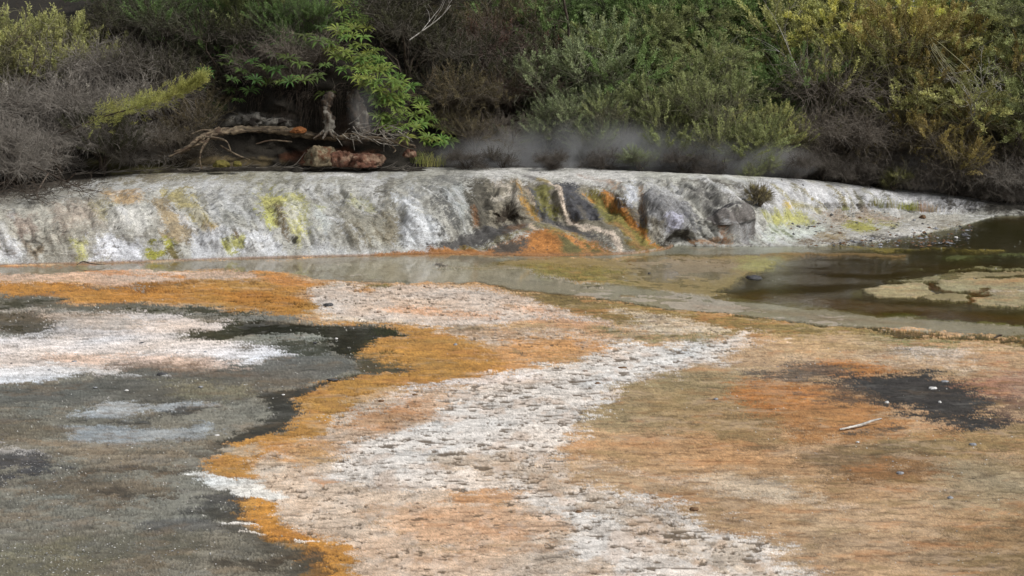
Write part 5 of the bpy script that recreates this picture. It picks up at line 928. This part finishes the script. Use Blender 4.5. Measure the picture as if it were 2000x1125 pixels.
M_RUSTROCK = simple_mat('rust_rock', (74, 50, 40), (118, 80, 62), 8, bump=1, dist=.1, c3=(140, 116, 96)); M_OCHROCK = simple_mat('ochre_rock', (90, 78, 60), (134, 122, 98), 8, bump=1, dist=.08, c3=(96, 66, 46))
M_PALEROCK = simple_mat('pale_rock', (84, 80, 74), (140, 136, 128), 4, bump=1, dist=.08, c3=(44, 38, 34)); M_MOSS = simple_mat('moss', (74, 70, 30), (110, 100, 44), 14, bump=1.2, dist=.04); M_RMOSS = simple_mat('rust_moss', (96, 56, 26), (134, 84, 40), 14, bump=1.2, dist=.04)
def put_rock(name, x, y, Yd, sx, sz, mat, label, seed, group, rough=.28, cat='rock', sy=None):
    p = at_depth(x, y, Yd); o = link(name, rock_mesh(name, sx, sy or sx * .8, sz, seed, mat, 4, rough)); o.location = [float(v) for v in p]; o.rotation_euler = (0, 0, seed * 1.3)
    o.rotation_euler = (0, 0, 0); return tagm(o, label, cat, group)
put_rock('boulder', 625, 312, 43.9, .55, .42, M_OCHROCK, 'ochre and cream crumbly boulder below the log', 3, 'boulders at the bank foot')
put_rock('boulder', 668, 316, 43.8, .42, .34, M_RUSTROCK, 'rust red boulder between the ochre boulder and the broad red one', 5, 'boulders at the bank foot')
put_rock('boulder', 712, 316, 43.8, .62, .34, M_RUSTROCK, 'broad brick red boulder below the twig heap', 8, 'boulders at the bank foot')
put_rock('boulder', 800, 302, 43.9, .2, .2, M_RUSTROCK, 'small orange boulder at the right end of the log', 12, 'boulders at the bank foot')
put_rock('boulder', 490, 240, 45.5, .5, .3, M_PALEROCK, 'pale grey rock showing in the dark bank above the log', 14, 'boulders at the bank foot', .4)
put_rock('boulder', 545, 242, 45.6, .55, .24, M_PALEROCK, 'wide grey white rock showing in the bank beside the pale one', 17, 'boulders at the bank foot', .4)
put_rock('moss_clump', 432, 322, 43.2, .26, .16, M_MOSS, 'olive moss clump on the terrace edge below the log fork', 21, 'moss clumps', .2, 'moss'); put_rock('moss_clump', 463, 322, 43.2, .14, .12, M_MOSS, 'smaller olive moss clump right of the larger one', 24, 'moss clumps', .2, 'moss')
put_rock('moss_clump', 584, 256, 44.1, .26, .13, M_RMOSS, 'orange brown moss clump sitting on the long log', 27, 'moss clumps', .2, 'moss')
# ================================================================== DEAD TREES AND STEMS
def branching(base, d0, L, r0, depth, r, out, spread=.55, nb=3, up=.1, kink=.12):
    K = 5; q = [np.array(base)]; d = np.array(d0, float)
    for k in range(K - 1):
        d = unit(d + r.normal(size=3) * kink + np.array([0, 0, up * .2])); q.append(q[-1] + d * L / (K - 1))
    out.append(dict(pts=q, rads=np.linspace(r0, r0 * .55, K), sides=5 if r0 > .012 else 4, seg=2, rough=.2, seed=int(r.integers(0, 60))))
    if depth > 0:
        for b_ in range(nb + int(r.integers(0, 2))):
            j = int(r.integers(1, K)); nd = unit(d + rdir(1, r)[0] * spread * 1.5); branching(q[j], nd, L * r.uniform(.5, .75), r0 * .55, depth - 1, r, out, spread, nb, up, kink)
def dead_tree(name, base, d0, L, r0, depth, seed, mat, label, cat='dead tree', group=None, nb=3, spread=.55):
    r = np.random.default_rng(seed); S = []; branching(base, d0, L, r0, 0, r, S, spread, nb); q = S[0]['pts']
    t_ = thing(name, label, cat, group); link('trunk', mesh('trunk', rodparts(S), mat), t_)
    for b_ in range(nb + 2):
        j = 1 + b_ % 4; T_ = []; branching(q[j], unit(unit(q[j] - q[j - 1]) + rdir(1, r)[0] * spread * 1.5), L * r.uniform(.5, .75), r0 * .55, depth - 1, r, T_, spread, nb); link('branch', mesh('branch', rodparts(T_), mat), t_)
    return t_
def vp(x, y, Y): return np.array([float(v) for v in at_depth(x, y, Y)])
dead_tree('dead_tree', vp(1888, 262, 46.4), (0, 0, 1), 1.5, .028, 4, 3, M_WHITEWOOD, 'bleached white dead shrub with fine branches among the green on the right', group='dead bleached trees')
dead_tree('dead_tree', vp(1915, 250, 46.3), (.2, -.1, 1), .6, .016, 3, 8, M_WHITEWOOD, 'smaller bleached dead shrub below the taller bleached one', group='dead bleached trees')
dead_tree('dead_branch', vp(1680, 26, 50), (1, 0, .15), 1.9, .035, 2, 14, M_WHITEWOOD, 'pale dead bough lying across the dark gap at the top right', 'branch', nb=1, spread=.35)
dead_tree('dead_branch', vp(1700, 18, 50), (-1, -.1, .3), .9, .02, 3, 18, M_WHITEWOOD, 'tangle of pale dead twigs left of the bough at the top right', 'branch')
dead_tree('dead_branch', vp(800, 78, 45.6), (.75, .1, .75), 1.7, .02, 2, 24, M_WHITEWOOD, 'thin pale forked stem slanting up right of the ferns', 'branch', nb=1, spread=.4)
dead_tree('dead_branch', vp(828, 172, 46), (.6, 0, .6), 1.0, .012, 2, 28, M_WOOD, 'thin grey twig slanting up over the brown shrubs', 'branch', nb=1)
dead_tree('dead_branch', vp(1575, 170, 47.6), (-.5, -.1, 1), 2.2, .016, 2, 31, M_WHITEWOOD, 'thin bare stems poking from the yellow green shrub', 'branch', nb=2, spread=.4)
dead_tree('dead_branch', vp(18, 90, 45.5), (.6, 0, .3), 1.0, .014, 2, 35, M_WOOD, 'thin bent grey twig at the top left corner', 'branch', nb=1)
for x0, y0, x1, y1, Yd, rr_, lb in ((1112, 92, 1098, -30, 50.5, .055, 'slender dark tree trunk rising through the green shrubs'), (1745, 70, 1738, -30, 54, .07, 'dark tree trunk in the shadowed gap at the top right'), (52, 165, 75, 85, 43.6, .02, 'thin dark stem standing in the grey brush at left')):
    t_ = thing('tree', lb, 'tree', 'dark tree stems'); a, b_ = vp(x0, y0, Yd), vp(x1, y1, Yd); link('trunk', mesh('trunk', rodparts([dict(pts=[a, a * .6 + b_ * .4 + np.array([.05, 0, 0]), a * .3 + b_ * .7, b_], rads=[rr_, rr_ * .9, rr_ * .8, rr_ * .7], sides=8, seed=3)]), M_BARK), t_)
    r = np.random.default_rng(int(x0))
    for k in range(4):
        S = []; branching(a * (1 - k * .2) + b_ * k * .2, unit(np.array([r.normal(), -.3, .7])), .7, rr_ * .3, 1, r, S); link('branch', mesh('branch', rodparts(S), M_BARK), t_)
# ================================================================== GRASSES
def grass_tuft(name, pos, n, h, w_, col_, label, seed, group, bend=.5, spread=.15):
    r = np.random.default_rng(seed); K = 5; u = np.linspace(0, 1, K)[None, :, None]; b0 = np.array(pos) + r.normal(size=(n, 3)) * np.array([spread, spread * .7, 0]); d = r.normal(size=(n, 3)) * np.array([1, 1, 0]); l = h * r.uniform(.5, 1.1, n)[:, None, None]
    q = b0[:, None] + np.array([0, 0, 1]) * u * l + d[:, None] * u ** 2 * l * bend * .5 + np.array([0, 0, -.25]) * bend * u ** 3 * l
    V, F = tubes(q, np.linspace(1, .25, K)[None, :] * w_ * np.ones((n, 1)), 3)
    T = np.repeat(np.clip(r.uniform(.2, .8, n)[:, None] + np.linspace(-.1, .2, K)[None], 0, 1), 3)
    o = link(name, mesh(name, [(V, F, 0)], M_LEAF, {'tint': ('FLOAT', T)})); o.color = (*fcol(*col_), 1); return tagm(o, label, 'grass', group)
G = 'grass tufts on the terrace edge'
for x, y, n, h, c, lb in ((822, 316, 70, .45, (112, 120, 62), 'green grass tuft below the last ferns'), (842, 322, 60, .5, (130, 128, 74), 'yellowish grass tuft beside the ferns at the terrace edge'), (858, 318, 40, .35, (110, 112, 66), 'short thin grass tuft right of the ferns')):
    grass_tuft('grass_tuft', hill_point(x, y) + np.array([0, -.25, -.02]), n, h, .006, c, lb, int(x), G)
for x, y, n, h, c, lb in ((1720, 404, 60, .32, (120, 122, 70), 'thin dry grass tuft left on the far mound foot'), (1738, 404, 50, .38, (132, 126, 84), 'dry grass tuft beside the dark streak of the far mound'), (1762, 406, 70, .26, (150, 150, 70), 'short yellow green grass tuft before the far mound'), (1782, 407, 80, .34, (146, 146, 76), 'tall yellow green grass tuft before the far mound'), (1800, 408, 60, .4, (150, 118, 90), 'reddish seeding grass tuft before the far mound'), (1822, 409, 60, .28, (138, 120, 92), 'short reddish dry grass tuft near the pool'), (1708, 400, 60, .25, (118, 112, 74), 'small brown grass tuft left of the dry tufts'), (1645, 411, 60, .14, (128, 130, 80), 'tiny grass tuft under the streaked white slope')):
    grass_tuft('grass_tuft', terrace_point(x, y) + np.array([0, -.05, -.02]), n, h, .005, c, lb, int(x), G, .3, .12)
p_ = make_shrub('small_bush', 77, .6, .6, 80, 1.0, .8, .5, -.5, leaf=(.03, .007), plume_l=.2)
place(p_, vp(1745, 372, 46), 1.0, 'small yellowish bush standing behind the crest of the far mound', 'bush', 'bushes on the terrace', fcol(112, 112, 70), 0); remove_tree(p_)
# bare twigs of the left brush leaning over the white slope
S = []; r = np.random.default_rng(5)
for k in range(26):
    x = r.uniform(-20, 150); base = vp(x, 375 + r.normal() * 8 - x * .1, 38.6 + x * .008); branching(base, unit(np.array([r.normal() * .8 + .3, -.5, r.uniform(-.3, .5)])), r.uniform(.4, .9), .012, 2, r, S, .6, 3)
tagm(link('leaning_twigs', mesh('leaning_twigs', rodparts(S), M_ROOT)), 'dark bare twigs leaning over the upper left of the white slope', 'twigs')
S = []
for L in ([(65, 325, 40), (95, 338, 39), (130, 355, 38.4), (162, 368, 38.2), (200, 375, 38.4)], [(130, 355, 38.4), (140, 345, 38.2), (148, 338, 38)], [(95, 338, 39), (80, 362, 38.4), (72, 380, 37.8), (76, 390, 37.6)]): S.append(dict(pts=path(L), rads=np.linspace(.025, .01, len(L)), sides=6, seg=5, seed=4))
tagm(link('bare_branch', mesh('bare_branch', rodparts(S), M_ROOT)), 'dark crooked bare branch lying from the left brush onto the terrace', 'branch')
# ================================================================== STONES AND STICKS ON THE FLAT
M_ST_D = simple_mat('dark_stone', (48, 48, 50), (84, 84, 86), 20, .6); M_ST_P = simple_mat('pale_stone', (176, 176, 176), (214, 212, 208), 20); M_ST_G = simple_mat('grey_stone', (110, 112, 118), (150, 152, 156), 20); M_ST_B = simple_mat('brown_stone', (84, 62, 42), (120, 92, 66), 20)
ST = [(641,596,19,6,'D','flat dark grey stone on the orange mat'),(317,731,19,5,'D','flat black stone on the grey mud'),(620,562,6,3,'B','small brown stone on the pink sinter film'),(829,560,5,3,'D','small dark stone left of the milky stream'),(889,674,7,6,'G','blue grey stone on the pale crust'),(277,670,9,3,'D','thin dark stone on the white salt'),(346,689,6,3,'G','grey stone on the right of the white salt'),(326,685,3,2,'D','tiny dark stone left of the grey one on the salt'),(401,688,7,4,'G','grey pebble at the end of the white salt'),(145,707,9,5,'G','brown grey stone on the pink salt'),(97,723,6,4,'G','grey stone on the lower white salt'),(22,711,4,3,'D','small dark stone near the left frame on salt'),(615,670,7,4,'D','dark stone on the light grey lobe of mud'),(657,662,6,4,'P','white pebble at the tip of the grey lobe'),(247,763,8,4,'P','pale flat pebble on grey mud'),(186,757,8,3,'G','grey flat pebble left of the pale one'),(392,756,8,4,'G','greenish grey pebble on the brown mud'),(650,742,20,4,'D','long flat dark slab at the edge of the charcoal mud'),
 (1822,759,17,5,'P','flat white stone on the charcoal patch'),(1732,787,9,6,'P','rounded white stone at the lower left of the charcoal patch'),(1835,786,6,5,'P','small angular white stone on the charcoal patch'),(1845,745,16,3,'G','thin pale stone at the top of the charcoal patch'),(1758,925,13,7,'G','pale grey stone below the stick'),(1900,869,14,6,'G','grey flat stone at the right on olive mud'),(1856,973,11,6,'G','grey stone on the tan gravel'),(1398,780,9,5,'G','lavender grey stone left of the orange patch'),(1778,682,5,3,'G','small pale stone on the far pale band'),(1556,738,5,4,'D','black pebble above the orange patch'),(1675,864,7,4,'P','small pink white pebble under the stick'),(1473,541,30,12,'D','black rock standing in the rippled pool'),(1610,533,8,4,'D','small black rock in the rippled pool'),(1303,534,0,0,'D',''),(1268,534,6,3,'D','small dark stone on the green flat in the pool'),(1803,421,12,9,'B','pinkish brown boulder on the shelf by the pool'),(1867,465,7,5,'P','white stone standing in the pool by the shelf'),(1786,428,6,4,'G','pale stone on the shelf near the boulder'),(1560,441,10,6,'D','dark stone on the yellow slope of the shelf'),(1548,436,7,5,'D','dark stone left of the other on the yellow slope'),(1586,442,6,4,'D','dark stone at the right on the yellow slope'),(1526,352,4,3,'D','tiny black stone on the white crest'),(1569,362,5,4,'D','black stone on the white mound'),(1701,368,6,5,'D','black stone at the crest of the far mound'),(1803,438,5,4,'D','small dark stone on the shelf'),(1640,456,7,4,'B','brown stone at the foot of the shelf'),(1345,888,8,3,'B',''),(1130,1000,14,5,'B','brown clod in the lower crust'),(1215,718,16,3,'B','long brown clod on the white crust'),(1143,725,13,3,'B','dark brown clod on the white crust'),(1167,749,12,4,'B','brown green clod on the white crust'),(1355,995,16,7,'B','brown clod at the right of the lower crust'),(810,771,10,4,'B','rust brown clod on the pink crust'),(745,783,11,4,'B','rust brown clod at the crust edge'),(740,610,10,3,'B','brown clod on the far pink crust'),(424,850,10,3,'P','pale flat chip on the charcoal strip'),(553,771,7,3,'P','pale chip on the mud near the slab')]
for k, (x, y, wd, hg, mt, lb) in enumerate(ST):
    if not lb: continue
    onT = y < 470 and x < 1860; p = terrace_point(x, y) if onT else np.array([float(v) for v in at_height(x, y, 0.0)])
    s_ = np.linalg.norm(p - np.array([0, 0, 7])) / FPX; sx = wd * s_ * .55; sz = max(hg * s_ * .55, .012)
    me_ = rock_mesh('stone', sx, sx * .8, sz, k * 7 + 3, {'D': M_ST_D, 'P': M_ST_P, 'G': M_ST_G, 'B': M_ST_B}[mt], 3, .22); o = link('stone', me_); o.location = (float(p[0]), float(p[1]), float(p[2]) + sz * .3 - (.07 if lb.startswith('black rock') or 'rippled' in lb else .004)); o.rotation_euler = (0, 0, random.uniform(-.4, .4)); tagm(o, lb, 'stone', 'stones lying on the flats')
def gp_(x, y, z=.02): return tuple(float(v) for v in at_height(x, y, z))
tagm(link('stick', mesh('stick', rodparts([dict(pts=[gp_(1640, 839, .03), gp_(1660, 835, .035), gp_(1682, 830, .04), gp_(1704, 822, .08), gp_(1722, 818, .1)], rads=[.018, .022, .024, .022, .014], sides=8, seg=6, seed=6, rough=.4)]), M_WHITEWOOD)), 'bleached crooked stick lying on the orange mud beside the charcoal patch', 'stick')
tagm(link('twig', mesh('twig', rodparts([dict(pts=[gp_(150, 517, .05), gp_(163, 511, .1), gp_(180, 515, .08), gp_(206, 517, .03)], rads=[.01, .016, .014, .006], sides=6, seg=5, seed=7)]), M_ROOT)), 'dark thin twig lying at the waterline on the left', 'stick')
tagm(link('twig', mesh('twig', rodparts([dict(pts=[gp_(1942, 660, .02), gp_(1950, 656, .06), gp_(1958, 654, .09)], rads=[.02, .026, .012], sides=6, seg=5, seed=8)]), M_ROOT)), 'short black stick at the edge of the olive strip on the right', 'stick')
# gravel: uncountable bits on the flat
def gravel(name, boxes, seed, mats, label, big=1.0, z0=.008):
    r = np.random.default_rng(seed); oct_ = np.array([[1, 0, 0], [-1, 0, 0], [0, 1, 0], [0, -1, 0], [0, 0, 1], [0, 0, -.6]], float); F0 = np.array([[0, 2, 4], [2, 1, 4], [1, 3, 4], [3, 0, 4], [2, 0, 5], [1, 2, 5], [3, 1, 5], [0, 3, 5]])
    P = []
    for x0, x1, y0, y1, n in boxes:
        a = at_height(r.uniform(x0, x1, n), r.uniform(y0, y1, n) , z0); P.append(np.stack(a, 1))
    P = np.concatenate(P); n = len(P); s = (.0045 + .011 * r.random(n) ** 4)[:, None, None] * (np.linalg.norm(P, axis=1) / 22 * big)[:, None, None]; V = oct_[None] * s * np.array([1.3, 1, .6]) * r.uniform(.6, 1.4, (n, 6, 1))
    an = r.uniform(0, 6.28, n)[:, None]; V = np.stack([V[..., 0] * np.cos(an) - V[..., 1] * np.sin(an), V[..., 0] * np.sin(an) + V[..., 1] * np.cos(an), V[..., 2]], -1) + P[:, None]
    F = (np.arange(n)[:, None, None] * 6 + F0[None]); mi = r.integers(0, len(mats), n)
    parts = [(V.reshape(-1, 3), F[mi == k].reshape(-1, 3), k) for k in range(len(mats)) if (mi == k).any()]
    o = link(name, mesh(name, parts, mats, smooth=False), kind='stuff'); o['label'] = label; o['category'] = 'gravel'
gravel('gravel', [(-100, 430, 1060, 1140, 520), (-100, 500, 860, 1080, 560), (-100, 120, 870, 950, 130), (-50, 700, 600, 860, 300), (0, 160, 612, 660, 50)], 1, [M_ST_P, M_ST_G], 'small pale gravel bits scattered over the grey mud')
gravel('gravel', [(1500, 2100, 840, 1140, 260), (1350, 2050, 700, 860, 140), (1000, 1500, 1000, 1140, 60), (600, 800, 655, 740, 60), (480, 640, 880, 1040, 110)], 2, [M_ST_P, M_ST_B, M_ST_G], 'small pale and brown gravel bits scattered over the orange and tan flats')
gravel('shore_rubble', [(1555, 1900, 462, 482, 150), (1780, 1900, 438, 470, 110), (1640, 1860, 470, 476, 80)], 3, [M_ST_D, M_ST_B, M_ST_G], 'small dark and rusty rubble along the water edge of the shelf', 2.6, .02)
gravel('shore_rubble', [(1500, 1760, 410, 462, 70)], 4, [M_ST_D, M_ST_B], 'dark bits lying on the yellow and white shelf', 2.2, .2)
# ================================================================== STEAM
def steam(x, y, Yd, sx, sy, sz, dens, label, seed):
    m, t = newmat('steam'); tc = N(t, 'ShaderNodeTexCoord')
    ln = N(t, 'ShaderNodeVectorMath', {0: tc.outputs['Object']}, operation='LENGTH').outputs['Value']
    fall = mapr(t, ln, .15, 1, 1, 0)
    mp = N(t, 'ShaderNodeMapping', {'Vector': tc.outputs['Object'], 'Location': (seed, 0, 0), 'Scale': (sx, sy, sz)})
    n = N(t, 'ShaderNodeTexNoise', {'Vector': mp.outputs[0], 'Scale': .6, 'Detail': 4, 'Distortion': 1.2})
    d = math_(t, 'MULTIPLY', math_(t, 'MULTIPLY', mapr(t, n.outputs[0], .33, .75, 0, 1), fall), dens)
    v = N(t, 'ShaderNodeVolumePrincipled', {'Color': (.93, .94, .96, 1), 'Density': d, 'Anisotropy': .2})
    N(t, 'ShaderNodeOutputMaterial', {'Volume': v.outputs[0]})
    bm = bmesh.new(); bmesh.ops.create_icosphere(bm, subdivisions=3, radius=1); me = bpy.data.meshes.new('steam'); bm.to_mesh(me); bm.free(); me.materials.append(m)
    p = at_depth(x, y, Yd); o = link('steam', me, kind='stuff'); o.location = [float(v) for v in p]; o.scale = (sx, sy, sz); o['label'] = label; o['category'] = 'steam'
steam(1150, 306, 45.2, 4.6, 1.0, 1.35, 1.9, 'thin white steam rising behind the middle of the terrace', 1)
steam(925, 312, 45.0, 1.7, .8, .8, 2.0, 'low steam drifting behind the terrace near the ferns', 2)
steam(1290, 300, 44.6, 2.6, .7, 1.0, 1.5, 'thin mist between the central steam and the right crest', 7)
steam(1450, 318, 44.4, 2.6, .6, .75, 2.6, 'faint steam behind the crest on the right', 3)
steam(1800, 342, 46.3, 1.5, .5, .9, 3.0, 'steam wisp above the far mound', 4)
steam(712, 225, 43.6, .6, .4, 1.0, .6, 'faint steam by the broad stump', 5)
